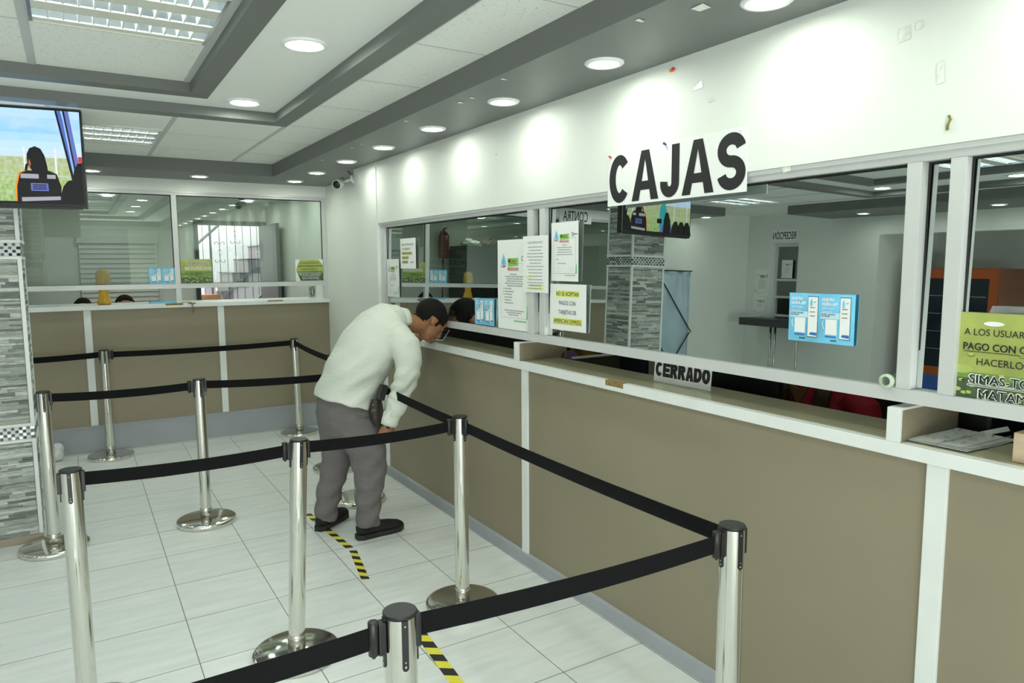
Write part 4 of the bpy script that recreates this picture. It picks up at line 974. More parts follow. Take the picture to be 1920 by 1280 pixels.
# ------------------------------------------------------------------ the bending man
def bending_man():
    yc = 3.97
    c = (1.842, yc, 1.236); u = (.72, 0, .69); n = (.69, 0, -.72); s = (0, 1, 0)
    # body: head, neck, trunk, arms, hands, legs
    bm = bmesh.new()
    R, Q = head_bm(bm, c, u, n, s, 1.06)
    loft(bm, [((1.60, yc, 1.215), .062, .066), ((1.68, yc, 1.225), .058, .060), ((1.755, yc, 1.215), .058, .058), ((1.80, yc, 1.205), .055, .055)], (0, 0, 1))
    loft(bm, [((1.28, yc, .80), .12, .15), ((1.37, yc, .98), .13, .16), ((1.50, yc, 1.13), .12, .17), ((1.61, yc, 1.215), .06, .08)], (1, 0, 0))
    loft(bm, [((1.575, yc-.17, 1.15), .05, .05), ((1.580, 3.735, 1.10), .048, .048), ((1.565, 3.715, .93), .038, .040), ((1.505, 3.72, .78), .032, .036), ((1.467, 3.735, .688), .025, .030)], (0, 1, 0))
    loft(bm, [((1.575, yc+.17, 1.15), .05, .05), ((1.60, 4.215, 1.10), .048, .048), ((1.69, 4.30, .975), .038, .040), ((1.78, 4.27, 1.035), .032, .034), ((1.885, 4.195, 1.118), .026, .029)], (0, 1, 0))
    hand_bm(bm, (1.465, 3.742, .682), (-.30, .16, -.94), (-.3, -.93, -.1), (.9, -.1, -.3), .9)
    hand_bm(bm, (1.882, 4.197, 1.116), (.22, -.97, .06), (.30, .10, .95), (-.90, -.25, .3), 1.0)
    for (hx, hy, kx, ky, ax, ay) in ((1.32, 3.885, 1.385, 3.855, 1.365, 3.84), (1.27, 4.065, 1.275, 4.09, 1.205, 4.115)):
        loft(bm, [((hx, hy, .80), .085, .085), ((hx+.02, hy, .66), .080, .08), ((kx, ky, .46), .055, .055), (((kx+ax)/2, (ky+ay)/2, .30), .052, .05), ((ax, ay, .09), .034, .034), ((ax, ay, .05), .034, .034)], (1, 0, 0))
    body = fuse('person', bm, M_SKIN, .0058, 3)
    tag(body, 'man in pale checked shirt and grey trousers bending over the cashier counter', 'person')
    # hair: dark back and sides, thin on the crown toward the forehead
    def hairline(a, b, d):
        if a*a+b*b+d*d > .0185 or a > .066: return False
        if a < -.045: return d > -.050
        if d < -.034: return False
        if abs(b) > .055: return d > .010 or (.018 < a < .036 and d > -.022) or (a < -.034 and d > -.030)
        if a > .012 and abs(b) < .040: return a < .030+.0*b and d > .06
        return a < .050
    hair_from(body, R, c, lambda a, b, d: hairline(a, b, d) and abs(a) < .13 and abs(b) < .10 and d < .14, M_HAIR, body, .006)
    thin = mat('thin_dark_hair', (.055, .036, .020), .55, bump=.5, bscale=200)
    q = hair_from(body, R, c, lambda a, b, d: .012 < a < .060 and abs(b) < .046 and d > .060 and d < .14, thin, body, .0035); q['label'] = 'thin hair over the crown'
    for sg in (-1, 1):
        e = MB(); P = Q(.0855, sg*.030, .006); e.ell(P, .006, .010, .0045, M_WHITEP, R); e.ell(Q(.0905, sg*.030, .005), .002, .004, .004, M_INK, R); e.obj('eye', body)
        e = MB(); e.ell(Q(.096, sg*.030, .032), .004, .020, .004, M_HAIR, R); e.obj('eyebrow', body)
    # shirt
    bm = bmesh.new()
    loft(bm, [((1.286, yc, .785), .172, .220), ((1.300, yc, .83), .169, .218), ((1.328, yc, .895), .165, .213), ((1.378, yc, .990), .168, .210), ((1.452, yc, 1.100), .170, .212), ((1.530, yc, 1.190), .156, .205), ((1.595, yc, 1.242), .122, .158), ((1.655, yc, 1.258), .080, .084)], (1, 0, 0), 28)
    ball(bm, (1.555, yc-.165, 1.145), .10, .085, .10); ball(bm, (1.555, yc+.165, 1.145), .10, .085, .10)
    loft(bm, [((1.55, yc-.16, 1.17), .088, .085), ((1.585, 3.745, 1.11), .084, .088), ((1.590, 3.722, 1.02), .072, .078), ((1.572, 3.712, .935), .063, .069), ((1.537, 3.712, .86), .060, .064), ((1.502, 3.718, .775), .053, .058), ((1.477, 3.730, .715), .046, .052), ((1.466, 3.738, .690), .047, .053)], (0, 1, 0), 24)
    loft(bm, [((1.55, yc+.16, 1.16), .085, .085), ((1.60, 4.215, 1.10), .080, .085), ((1.69, 4.30, .975), .064, .068), ((1.78, 4.27, 1.035), .052, .055), ((1.862, 4.215, 1.105), .042, .045)], (0, 1, 0), 24)
    sh = fuse('shirt', bm, M_SHIRT, .0085, 4, body)
    # press real folds into the cloth, and cut the hem so that the tail hangs lower behind
    me = sh.data; import mathutils
    for v in me.vertices:
        x, y, z = v.co
        k = (x-1.25)*.68+(z-.75)*.73
        f = .0075*sin((z*1.0-x*.75)*62+2.5*sin(y*9+x*7))*max(0, min(1, 1-abs(k-.16)/.22))
        if y < 3.79 and x > 1.46: f = .0055*sin(z*85+3*sin(x*30)+y*20)*max(0, min(1, (1.06-z)*6))
        nz = mathutils.noise.noise(Vector((x*9, y*7, z*9)))*.006
        v.co += v.normal*(f+nz)
    me.update()
    # collar, cuff and placket
    b = MB(); pts = []
    for kk in range(15):
        a = radians(-112+kk*224/14)
        pts.append(a)
    cen = Vector((1.668, yc, 1.243)); ax = Vector((.93, 0, .02)).normalized(); e1 = Vector((-.05, 0, 1)).normalized(); e2 = Vector((0, 1, 0))
    vs = []; fs = []
    for a in pts:
        for d, r in ((-.030, .083), (.006, .074), (.028, .068), (.028, .064), (.006, .069), (-.030, .078)):
            vs.append(cen+ax*d+(e1*cos(a)+e2*sin(a))*r*(1 if abs(a) < 2 else .97))
    for i in range(14):
        for j in range(6): fs.append((i*6+j, i*6+(j+1) % 6, (i+1)*6+(j+1) % 6, (i+1)*6+j))
    fs += [tuple(range(6)), tuple(reversed(range(14*6, 15*6)))]
    b.add(vs, fs, M_SHIRT, True); b.obj('collar', sh)
    b = MB(); b.tube([(1.484, 3.727, .738), (1.469, 3.736, .700), (1.462, 3.740, .678)], [.052, .0545, .053], M_SHIRT, 20); b.obj('cuff', sh)
    b = MB(); b.tube([(1.464, 3.738, .682), (1.458, 3.741, .666)], [.036, .036], mat('watch_steel', (.45, .45, .40), .3, metal=1), 20); b.ell((1.450, 3.706, .674), .012, .008, .017, M_INK); b.obj('wristwatch', body)
    # trousers
    bm = bmesh.new()
    loft(bm, [((1.292, yc, .84), .146, .180), ((1.286, yc, .77), .156, .192), ((1.285, yc, .70), .148, .192), ((1.295, yc, .62), .125, .178)], (1, 0, 0), 28)
    loft(bm, [((1.315, 3.885, .74), .136, .115), ((1.350, 3.875, .62), .124, .110), ((1.385, 3.858, .47), .106, .100), ((1.390, 3.852, .36), .093, .090), ((1.378, 3.845, .25), .076, .076), ((1.368, 3.842, .15), .069, .068), ((1.364, 3.840, .070), .067, .066)], (1, 0, 0), 26)
    loft(bm, [((1.272, 4.065, .74), .126, .110), ((1.282, 4.075, .62), .116, .106), ((1.280, 4.090, .47), .096, .096), ((1.258, 4.100, .36), .084, .086), ((1.228, 4.108, .24), .074, .074), ((1.208, 4.114, .15), .069, .068), ((1.198, 4.120, .055), .068, .068)], (1, 0, 0), 26)
    tr = fuse('trousers', bm, M_TROU, .0085, 4, body)
    for v in tr.data.vertices:
        x, y, z = v.co
        f = 0
        if z < .55: f = .0055*sin(z*58+3*sin(x*14+y*9))*(.55 if z > .30 else 1.0)
        nz = mathutils.noise.noise(Vector((x*10, y*10, z*7)))*.006
        v.co += v.normal*(f+nz)
    b = MB()
    for i in range(9):
        t = i/8; x = 1.355+.075*t; b_ = .0
    b.tube([(1.285, 3.775, .742), (1.32, 3.7705, .733), (1.355, 3.770, .733), (1.385, 3.774, .742)], .0045, M_TROU, 8); b.tube([(1.290, 3.774, .726), (1.325, 3.770, .718), (1.36, 3.770, .720)], .0035, M_TROU, 8); b.obj('back_pocket', tr)
    b = MB(); vs = []; fs = []; N = 28
    for i in range(N):
        a = 2*pi*i/N
        for r, z in ((1, .775), (1, .812), (.97, .812), (.97, .775)): vs.append(Vector((1.300+.138*r*cos(a), yc+.176*r*sin(a), z+.020)))
    for i in range(N):
        for j in range(4): fs.append((i*4+j, i*4+(j+1) % 4, ((i+1) % N)*4+(j+1) % 4, ((i+1) % N)*4+j))
    b.add(vs, fs, M_BROWNL, True); b.obj('leather_belt', body)
    # holster on the right hip
    bm = bmesh.new()
    loft(bm, [((1.402, 3.748, .825), .030, .020), ((1.394, 3.742, .770), .044, .026), ((1.404, 3.742, .712), .040, .024), ((1.412, 3.744, .672), .026, .018)], (1, 0, 0), 16)
    ho = fuse('holster', bm, M_LEATH, .006, 2, body)
    b = MB(); M_ = Matrix.Translation((1.432, 3.735, .868)) @ Matrix.Rotation(radians(18), 4, 'Y'); b.bbox(-.024, .024, -.014, .014, -.050, .040, M_BLK, .011, M_); b.obj('grip', ho)
    b = MB(); b.lathe([(.006, 0), (.006, .003), (.001, .005)], mat('brass', (.40, .22, .06), .3, metal=1), 14, M=Matrix.Translation((1.372, 3.7215, .800)) @ Matrix.Rotation(pi/2, 4, 'X')); b.obj('stud', ho)
    # shoes
    def shoe(hx, hy, ang, nm):
        D = Matrix.Translation((hx, hy, 0)) @ Matrix.Rotation(ang, 4, 'Z')
        bm = bmesh.new(); P = lambda a, z: D @ Vector((a, 0, z))
        sd = D.to_3x3() @ Vector((0, 1, 0))
        loft(bm, [(P(-.004, .052), .022, .028), (P(.02, .056), .038, .045), (P(.07, .055), .036, .046), (P(.13, .050), .042, .040), (P(.20, .044), .046, .034), (P(.255, .038), .040, .026), (P(.284, .032), .020, .014)], sd, 18)
        loft(bm, [(P(.045, .05), .04, .043), (P(.052, .095), .038, .042), (P(.050, .115), .036, .040)], sd, 16)
        o = fuse('shoe', bm, M_SHOE, .0055, 3, body)
        q = MB(); out = [(-.012, 0)]; pr = [(-.010, .022), (.02, .040), (.07, .041), (.13, .043), (.20, .049), (.255, .042), (.285, .022), (.294, 0)]
        ring = [(a, w2) for a, w2 in pr]+[(a, -w2) for a, w2 in reversed(pr[:-1])]
        vs = []; m = len(ring)
        for z, g in ((.001, .96), (.012, 1.02), (.030, 1.0)):
            for a, w2 in ring: vs.append(D @ Vector((a, w2*g, z+(.010 if a > .26 else 0)*(1 if z < .02 else .4))))
        fs = [tuple(range(m)), tuple(reversed(range(2*m, 3*m)))]
        for r_ in range(2):
            for i in range(m): fs.append((r_*m+i, r_*m+(i+1) % m, (r_+1)*m+(i+1) % m, (r_+1)*m+i))
        q.add(vs, fs, M_SOLE); q.obj('sole', o)
        q = MB()
        for i in range(4):
            p0 = D @ Vector((.105+.022*i, -.018, .091-.007*i)); p1 = D @ Vector((.112+.022*i, .018, .091-.007*i)); q.tube([p0, (p0+p1)/2+Vector((0, 0, .005)), p1], .0025, M_BLK, 6)
        q.obj('lace', o)
    shoe(1.300, 3.835, radians(5), 'r'); shoe(1.145, 4.085, radians(38), 'l')
    return body
man = bending_man()
# phone held in the left hand at the ledge
R_ = Matrix.Translation((1.935, 3.985, 1.137)) @ Matrix.Rotation(radians(20), 4, 'Z') @ Matrix.Rotation(radians(-42), 4, 'Y')
ph = empty('smartphone', (0, 0, 0)); ph.matrix_world = R_; tag(ph, 'dark smartphone with a pale edge just below the face of the bending man', 'phone')
MB().bbox(-.044, .044, -.030, .030, -.004, .003, mat('phone_metal', (.75, .76, .75), .25, metal=.6), .003).obj('case', ph)
MB().bbox(-.041, .041, -.0275, .0275, .0032, .0042, mat('dark_display', (.012, .022, .035), .08), .0004).obj('screen', ph)

# ------------------------------------------------------------------ television
def television():
    o = empty('television', (.085, 4.585, 1.889), radians(188)); tag(o, 'wall television showing people from behind at a sunny fence, beside the stone column', 'television')
    o.rotation_euler = (0, 0, radians(-8))
    # local frame: screen from x = -W (left in the photo) to 0, facing -y
    W, H = .93, .523
    MB().bbox(-W, 0, 0, .045, 0, H, M_BLK, .006).obj('cabinet', o)
    b = MB(); b.bbox(-W*.95, -.02, -.004, .001, -.006, .010, M_BLK, .002); b.obj('lower_bezel', o)
    def em(name, c, e=1.0, mottle=None, sc=(6, 6, 14)):
        c = lin(c); nm = 'screen_'+name
        if nm in MATS: return MATS[nm]
        m = mat(nm, (0, 0, 0), .25, emit=c, es=e)
        if mottle:
            nt = m.node_tree; tc = nt.nodes.new('ShaderNodeTexCoord'); mp = nt.nodes.new('ShaderNodeMapping'); mp.inputs['Scale'].default_value = sc
            n = nt.nodes.new('ShaderNodeTexNoise'); n.inputs['Scale'].default_value = 1; n.inputs['Detail'].default_value = 5
            r_ = nt.nodes.new('ShaderNodeValToRGB'); r_.color_ramp.elements[0].position = .35; r_.color_ramp.elements[1].position = .68
            r_.color_ramp.elements[0].color = (*c, 1); r_.color_ramp.elements[1].color = (*lin(mottle), 1)
            nt.links.new(tc.outputs['Object'], mp.inputs['Vector']); nt.links.new(mp.outputs['Vector'], n.inputs['Vector']); nt.links.new(n.outputs['Fac'], r_.inputs['Fac']); nt.links.new(r_.outputs['Color'], nt.nodes['Principled BSDF'].inputs['Emission Color'])
        return m
    b = MB(); iw0, iw1, ih0, ih1 = -W+.010, -.010, .018, H-.010
    def P(u, v, k): return (iw0+(iw1-iw0)*u, -.0006-.0002*k, ih0+(ih1-ih0)*v)
    def pol(pts, m, k): b.add([P(u, v, k) for u, v in pts], [tuple(range(len(pts)))], m)
    def r(u0, v0, u1, v1, m, k): pol([(u0, v0), (u1, v0), (u1, v1), (u0, v1)], m, k)
    sky = ['#a9d4f7', '#8cc6f8', '#86c4fb', '#9bd0fb', '#b7dcfb', '#c6def4']
    for i, c in enumerate(sky): r(0, .50+i*.5/6, 1, .50+(i+1)*.5/6, em(f'sky_{i}', sky[5-i], .95, '#b9d5f0'), 0)
    gr = ['#7fb23e', '#8bbd4d', '#9fc06c', '#a9bd83']
    for i, c in enumerate(gr): r(0, i*.5/4, 1, (i+1)*.5/4, em(f'grass_{i}', c, .8, '#c9d3ae', (60, 60, 45)), 0)
    fen = em('fence', '#b9c6cc'); pin_ = em('post', '#d8dce0')
    for v in (.515, .54, .30): r(0, v, 1, v+.005, fen, 2)
    for u in (.05, .25, .45, .705, .86): r(u, .12, u+.010, .60, pin_, 2)
    dk = em('dark', '#07070b'); vest = em('vest_edge', '#d98b2a'); ref = em('reflective_stripe', '#9a9aa4'); skin = em('face', '#9c5a44'); blu = em('blue_panel', '#4d63b0'); blu2 = em('pale_panel', '#8fb4e6'); red = em('red_cloth', '#c0303c'); teal = em('teal_cloth', '#2f9aa0'); lav = em('lavender_cloth', '#5f6ab0')
    # blue poles
    pol([(.884, 1), (.905, 1), (.975, .26), (.950, .26)], blu, 3); pol([(.908, 1), (.916, 1), (.962, .26), (.954, .26)], blu2, 4); pol([(.922, 1), (.945, 1), (.992, .28), (.970, .28)], lav, 3); pol([(.876, 1), (.886, 1), (.955, .26), (.942, .26)], dk, 4); pol([(.915, 1), (.924, 1), (.972, .27), (.965, .27)], dk, 4)
    # the seated figure in a dark vest, seen from behind
    G = lambda pts: [(.77+(u-.675)*.76, v*.96) for u, v in pts]
    pg = lambda pts, m, k: pol(G(pts), m, k)
    rg = lambda u0, v0, u1, v1, m, k: pg([(u0, v0), (u1, v0), (u1, v1), (u0, v1)], m, k)
    pg([(.515, .02), (.525, .22), (.548, .345), (.590, .375), (.75, .375), (.800, .345), (.828, .20), (.815, .02)], vest, 5)
    pg([(.530, .0), (.536, .20), (.560, .34), (.605, .372), (.75, .375), (.800, .342), (.826, .20), (.815, .0)], dk, 6)
    pg([(.640, .37), (.612, .44), (.612, .55), (.632, .615), (.668, .640), (.705, .615), (.728, .54), (.742, .42), (.745, .30), (.735, .22), (.700, .22), (.675, .33)], dk, 7)
    pg([(.618, .46), (.628, .50), (.636, .45), (.628, .40)], skin, 8); pg([(.590, .37), (.600, .44), (.612, .45), (.616, .42), (.608, .37)], dk, 7)
    rg(.562, .285, .680, .335, ref, 8); rg(.735, .288, .792, .332, ref, 8); pg([(.560, .03), (.820, .055), (.820, .095), (.560, .075)], ref, 8)
    pg([(.625, .15), (.740, .15), (.738, .235), (.625, .235)], lav, 8)
    for i in range(3): rg(.636, .165+.022*i, .728, .177+.022*i, dk, 9)
    # dark shape at the edge
    pol([(.875, .0), (.878, .10), (.895, .20), (.92, .26), (.945, .27), (.955, .38), (.975, .45), (1, .46), (1, 0)], dk, 10); r(.980, .46, 1, .52, red, 10); pol([(.845, .10), (.880, .12), (.880, .15), (.845, .13)], dk, 10)
    # people further left on the picture
    pol([(.36, .10), (.37, .42), (.40, .55), (.44, .57), (.47, .44), (.48, .10)], teal, 5); pol([(.395, .56), (.40, .68), (.42, .72), (.44, .68), (.44, .56)], skin, 6); pol([(.39, .66), (.40, .76), (.43, .77), (.45, .68)], em('hat', '#8a6a50'), 7)
    r(.44, .18, .51, .26, dk, 6); pol([(.30, .0), (.31, .24), (.345, .38), (.385, .38), (.41, .24), (.42, 0)], dk, 7); pol([(.26, .0), (.30, .16), (.44, .16), (.48, 0)], lav, 6)
    for u in (.05, .14, .23): pol([(u-.07, 0), (u-.055, .14), (u-.02, .24), (u+.02, .24), (u+.055, .14), (u+.07, 0)], dk, 7)
    r(0, 0, 1, .03, dk, 9)
    b.obj('screen', o)
    # bracket back to the column
    b = MB(); b.bbox(-.62, -.30, .045, .060, .14, .38, M_BLK, .003); b.tube([(-.46, .05, .26), (-.42, .10, .26), (-.40, .148, .26)], .018, M_BLK, 10); b.bbox(-.47, -.33, .146, .157, .16, .36, M_BLK, .003); b.obj('wall_bracket', o)
television()
# ------------------------------------------------------------------ security cameras
def security_camera(loc, aim, wall_dir, label, dark=False):
    o = empty('security_camera', loc); tag(o, label, 'camera')
    body_m = mat('camera_white', (.70, .72, .70), .35) if not dark else mat('camera_dark', (.10, .11, .10), .4)
    w = Vector(wall_dir)                                       # from camera toward its mount
    a = Vector(aim).normalized()
    R = a.to_track_quat('Z', 'Y').to_matrix().to_4x4()
    q = MB(); q.lathe([(.026, -.075), (.034, -.070), (.036, .02), (.036, .055), (.033, .058), (.031, .050)], body_m, 28, M=R, caps=False); q.lathe([(.001, -.0751), (.026, -.075)], body_m, 28, M=R, caps=False); q.obj('housing', o)
    q = MB(); q.lathe([(.0315, .049), (.0315, .052), (.001, .053)], M_BLK, 28, M=R, caps=False); q.lathe([(.011, .052), (.009, .056), (.001, .057)], mat('lens_glass', (.02, .02, .03), .05), 18, M=R, caps=False); q.obj('front_glass', o)
    q = MB(); p0 = -a*.05; q.tube([p0+w*.02, p0*.6+w*.55, w], [.012, .012, .014], body_m, 12); q.obj('arm', o)
    Rw = w.normalized().to_track_quat('Z', 'Y').to_matrix().to_4x4()
    q = MB(); q.lathe([(.032, -.012), (.036, -.006), (.036, 0), (.001, 0)], body_m, 24, M=Matrix.Translation(w) @ Rw); q.obj('mount_plate', o)
    return o
sc = security_camera((1.832, 5.60, 2.215), (-.62, -.72, -.30), (.088, -.095, .028), 'white bullet security camera with a black front on the white pier under the soffit')
b = MB(); b.tube([(.092, -.098, .028), (.086, -.06, .062), (.075, .0, .099)], .004, M_BLK, 8); b.obj('cable', sc)
security_camera((1.60, 8.30, 2.235), (-.55, -.75, -.35), (.02, .05, .081), 'dark security camera hanging from the rear office ceiling above the open door', True)

# ------------------------------------------------------------------ things on the counters
def booklet():
    o = empty('magazine', (2.08, 1.005, 1.0752), radians(-2)); tag(o, 'open grey and white leaflet lying on the cashier counter beside a divider', 'leaflet')
    pg = mat('printed_page', (.72, .76, .74), .55, noise=.14, nscale=14)
    for k in range(3):
        b = MB(); vs = []; nx, ny = 8, 6; z0 = .0006+.0016*k
        for j in range(ny+1):
            for i in range(nx+1):
                x = -.110+.250*i/nx; y = .080-.160*j/ny
                z = z0+.006*(1-i/nx)**2*(j/ny)*(.5+k*.3)+.0022*sin(i*1.1+k)*(j/ny)*.5+(.002 if True else 0)
                vs.append((x+.003*k, y+.0015*k, z))
        fs = [(j*(nx+1)+i, j*(nx+1)+i+1, (j+1)*(nx+1)+i+1, (j+1)*(nx+1)+i) for j in range(ny) for i in range(nx)]
        b.add(vs, fs, pg if k == 2 else M_PAPER); p = b.obj('page', o)
        md = p.modifiers.new('thickness', 'SOLIDIFY'); md.thickness = .0006
    b = MB(); rd = random.Random(4)
    b.box(-.108, .140, -.068, -.064, .0125, .0131, M_INKG); b.box(-.108, .140, .0, .003, .0098, .0104, mat('fold_grey', (.42, .45, .45), .6))
    for i in range(26):
        x, y = rd.uniform(-.09, .12), rd.uniform(-.05, .07); b.box(x, x+.010, y, y+.004, .0122, .0128, M_INKG)
    b.obj('print', o)
booklet()
b = MB().bbox(1.985, 2.06, .760, .832, 1.0752, 1.150, mat('pale_wood', (.62, .48, .34), .6, noise=.12, nscale=5, stretch=(1, 1, 9)), .003)
tag(b.obj('wooden_block'), 'pale wooden block standing on the cashier counter at the right edge of the photo', 'block')
b = MB(); Mr = Matrix.Translation((1.9335, 1.135, 1.243)) @ Matrix.Rotation(radians(90), 4, 'Y')
b.lathe([(.013, -.007), (.013, .007), (.020, .007), (.020, -.007), (.013, -.007)], mat('tape_roll_clear', (.55, .66, .50), .15), 24, M=Mr, caps=False)
tag(b.obj('tape_roll'), 'small roll of clear tape stuck on the window rail beside the right-hand posts', 'tape roll')
b = MB(); b.bbox(1.952, 1.975, 4.62, 4.86, 1.0752, 1.17, mat('pale_green_card', (.45, .55, .28), .5), .003, None)
tag(b.obj('card_stand'), 'pale green card on the cashier counter next to the white pillar', 'card')
# yellow jar on the rear counter
M_JAR = mat('yellow_glaze', (.62, .35, .012), .22, noise=.12, nscale=20, bump=.1, bscale=40, coat=.4)
o = empty('jar', (.206, 7.02, 1.2464)); tag(o, 'tall yellow waisted jar with a rounded top on the rear counter', 'jar')
MB().lathe([(.046, 0), (.052, .006), (.053, .022), (.046, .050), (.036, .082), (.034, .100), (.040, .135), (.049, .165), (.052, .178)], M_JAR, 40).obj('body', o)
MB().lathe([(.052, .178), (.0545, .190), (.0545, .250), (.051, .272), (.040, .290), (.026, .299), (.001, .302)], M_JAR, 40, caps=False).obj('lid', o)
# glass of green stems
o = empty('drinking_glass', (2.00, 7.05, 1.2464)); tag(o, 'clear glass with dark green stems on the right end of the rear counter', 'glass')
MB().lathe([(.034, 0), (.036, .004), (.040, .12), (.0385, .12), (.034, .006), (.001, .006)], glass_mat('thin_glass', .08, (.9, .95, .92), (.90, .94, .91), .02), 28, caps=False).obj('tumbler', o)
b = MB(); gm = mat('plant_green', (.03, .07, .012), .5)
for i in range(6):
    a = i*1.1; b.tube([(.012*cos(a), .012*sin(a), .008), (.022*cos(a+.6), .022*sin(a+.6), .06), (.026*cos(a+1.2), .026*sin(a+1.2), .118)], .0035, gm, 6)
b.obj('stem', o)
for i, (x0, x1, y0, y1, c, lb) in enumerate(((-.31, -.12, 6.93, 7.10, M_BLUEL, 'thin pale blue folder on the left end of the rear counter'), (.55, .76, 6.90, 7.10, M_BLUEP, 'bright blue folder on the rear counter left of the middle post'), (-.05, .10, 6.92, 7.08, M_PAPER, 'sheet of white paper on the rear counter beside the yellow jar'))):
    tag(MB().bbox(x0, x1, y0, y1, 1.2466, 1.2466+(.010 if i == 1 else .005), c, .001).obj('paper_folder' if i < 2 else 'paper_sheet'), lb, 'folder' if i < 2 else 'paper')
b = MB(); tw = mat('twine', (.30, .22, .08), .9)
b.tube([(.74, 6.93, 1.250), (.80, 6.88, 1.251), (.86, 6.85, 1.252), (.872, 6.826, 1.247), (.868, 6.824, 1.215), (.876, 6.825, 1.185), (.866, 6.826, 1.15)], .0032, tw, 7); b.tube([(.872, 6.826, 1.247), (.884, 6.823, 1.20), (.878, 6.824, 1.165)], .0026, tw, 7)
tag(b.obj('string'), 'frayed brown string hanging over the edge of the rear counter', 'string')
b = MB(); bg = mat('white_plastic_bag', (.72, .74, .74), .35, bump=.6, bscale=30); bm = bmesh.new(); ball(bm, (0, 0, .05), .055, .05, .05); ball(bm, (.012, .01, .10), .045, .04, .05); ball(bm, (-.02, -.01, .12), .03, .03, .035)
o = fuse('plastic_bag', bm, bg, .010, 1); o.location = (-.215, 6.74, .001); tag(o, 'crumpled white plastic bag on the floor by the rear counter, behind the column stanchion', 'bag')

# ------------------------------------------------------------------ rear office: door, stairs, cabinet, reflected shutter, clerks
def office_door():
    o = struct(empty('door_1', (1.66, 9.42, 0))); L = lambda q, n: local(q.obj(n), o)
    dm = mat('charcoal_frame', (.055, .058, .055), .4); lm = mat('grey_door', (.15, .155, .15), .4)
    b = MB(); b.bbox(1.256, 1.305, 9.365, 9.53, 0, 2.113, dm, .003); b.bbox(2.045, 2.099, 9.365, 9.53, 0, 2.113, dm, .003); b.bbox(1.306, 2.044, 9.366, 9.529, 2.063, 2.112, dm, .003); L(b, 'frame')
    b = MB(); b.bbox(2.015, 2.055, 8.50, 9.36, .012, 2.055, lm, .003); lf = L(b, 'leaf')
    b = MB(); b.tube([(2.015, 8.57, 1.02), (1.975, 8.57, 1.02), (1.970, 8.68, 1.02)], .009, M_CHROME2, 10); b.obj('handle', lf)
office_door()
def staircase():
    o = empty('staircase', (1.9, 10.5, 0)); tag(o, 'grey tiled stairs over a white side wall outside the office door', 'stairs')
    L = lambda q, n: local(q.obj(n), o)
    st = mat('stair_tile', (.36, .335, .335), .6, noise=.08, nscale=10)
    x, z = 1.00, .70
    b = MB(); wh = MB()
    for i in range(9):
        xa, za = x+.21*i, z+.19*i
        b.box(xa, xa+.2099, 10.30, 11.3, za-.19, za+.0, st); b.box(xa-.012, xa+.21, 10.288, 11.3, za, za+.012, mat('stair_nosing', (.17, .155, .15), .5))
        wh.box(xa, xa+.2099, 10.31, 11.3, 0.001, za-.1905, M_WHITEP)
    L(b, 'steps'); L(wh, 'side_wall')
    bl = mat('stringer_blue_grey', (.27, .31, .40), .5)
    b = MB(); dx, dz = .21, .19
    b.prism([(x+.40, z+.17), (x+.44, z+.17), (x+9*dx, z+8.05*dz), (x+9*dx, z+8.30*dz)], 'y', 10.27, 10.285, bl); L(b, 'stringer')
    b = MB(); b.tube([(1.30, 10.24, .95), (2.35, 10.24, 1.0+.95)], .014, M_BLK, 8) ; 
    return o
staircase()
def railing():
    o = empty('stair_railing', (1.75, 10.1, 0)); tag(o, 'black wrought iron railing with scrolls and diamonds on the stairs outside the door', 'railing')
    L = lambda q, n: local(q.obj(n), o); im = mat('wrought_iron', (.06, .06, .065), .5); y = 10.10
    def bar(x, z0, z1, r=.006): return MB().tube([(x, y, z0), (x, y, z1)], r, im, 8)
    for i, x in enumerate((1.455, 1.66, 1.755, 1.86, 1.955, 2.06, 2.14)):
        L(bar(x, .6+.19/.21*(x-1.0)*.55, 2.60, .0042 if i % 2 else .0034), 'baluster')
    def spiral(cx, cz, r, a0, turn, sg):
        return [(cx+sg*r*(1-.75*t)*cos(a0+turn*t), y, cz+r*(1-.75*t)*sin(a0+turn*t)) for t in [k/22 for k in range(23)]]
    for cx, cz in ((1.66, 1.74), (1.86, 1.99)):
        q = MB()
        for sg in (-1, 1):
            q.tube(spiral(cx+sg*.045, cz+.115, .034, pi*1.05, -4.6, sg), .0035, im, 6); q.tube(spiral(cx+sg*.045, cz-.105, .034, -pi*1.05, 4.6, sg), .0035, im, 6)
        d = .042; q.tube([(cx, y, cz+d), (cx+d, y, cz), (cx, y, cz-d), (cx-d, y, cz), (cx, y, cz+d)], .0035, im, 6)
        L(q, 'scroll_panel')
    L(MB().tube([(1.0, y, 1.50), (2.3, y, 2.68)], .018, mat('rail_grey', (.20, .21, .23), .5), 10), 'handrail')
    L(MB().box(1.535, 1.562, y-.012, y+.012, 0.001, 2.6, mat('post_grey', (.19, .20, .23), .5)), 'post')
railing()
tag(MB().bbox(1.36, 1.58, 9.80, 9.92, .001, 1.20, mat('orange_board', (.62, .34, .16), .6), .004).obj('orange_panel'), 'pale orange board standing just outside the office door', 'board')
tag(MB().bbox(1.56, 1.70, 9.82, 9.95, 1.24, 1.30, M_PAPER, .004).tube([(1.63, 9.88, .001), (1.63, 9.88, 1.24)], .012, M_CHROME2, 8).obj('sign_post'), 'small white plate on a stand outside the office door', 'sign')
b = MB(); b.tube([(1.72, 10.02, .70), (2.08, 10.02, 1.08), (2.40, 10.02, 1.42)], .010, M_BLK, 8); tag(b.obj('handrail'), 'thin black sloping rail in front of the white stair wall', 'rail')
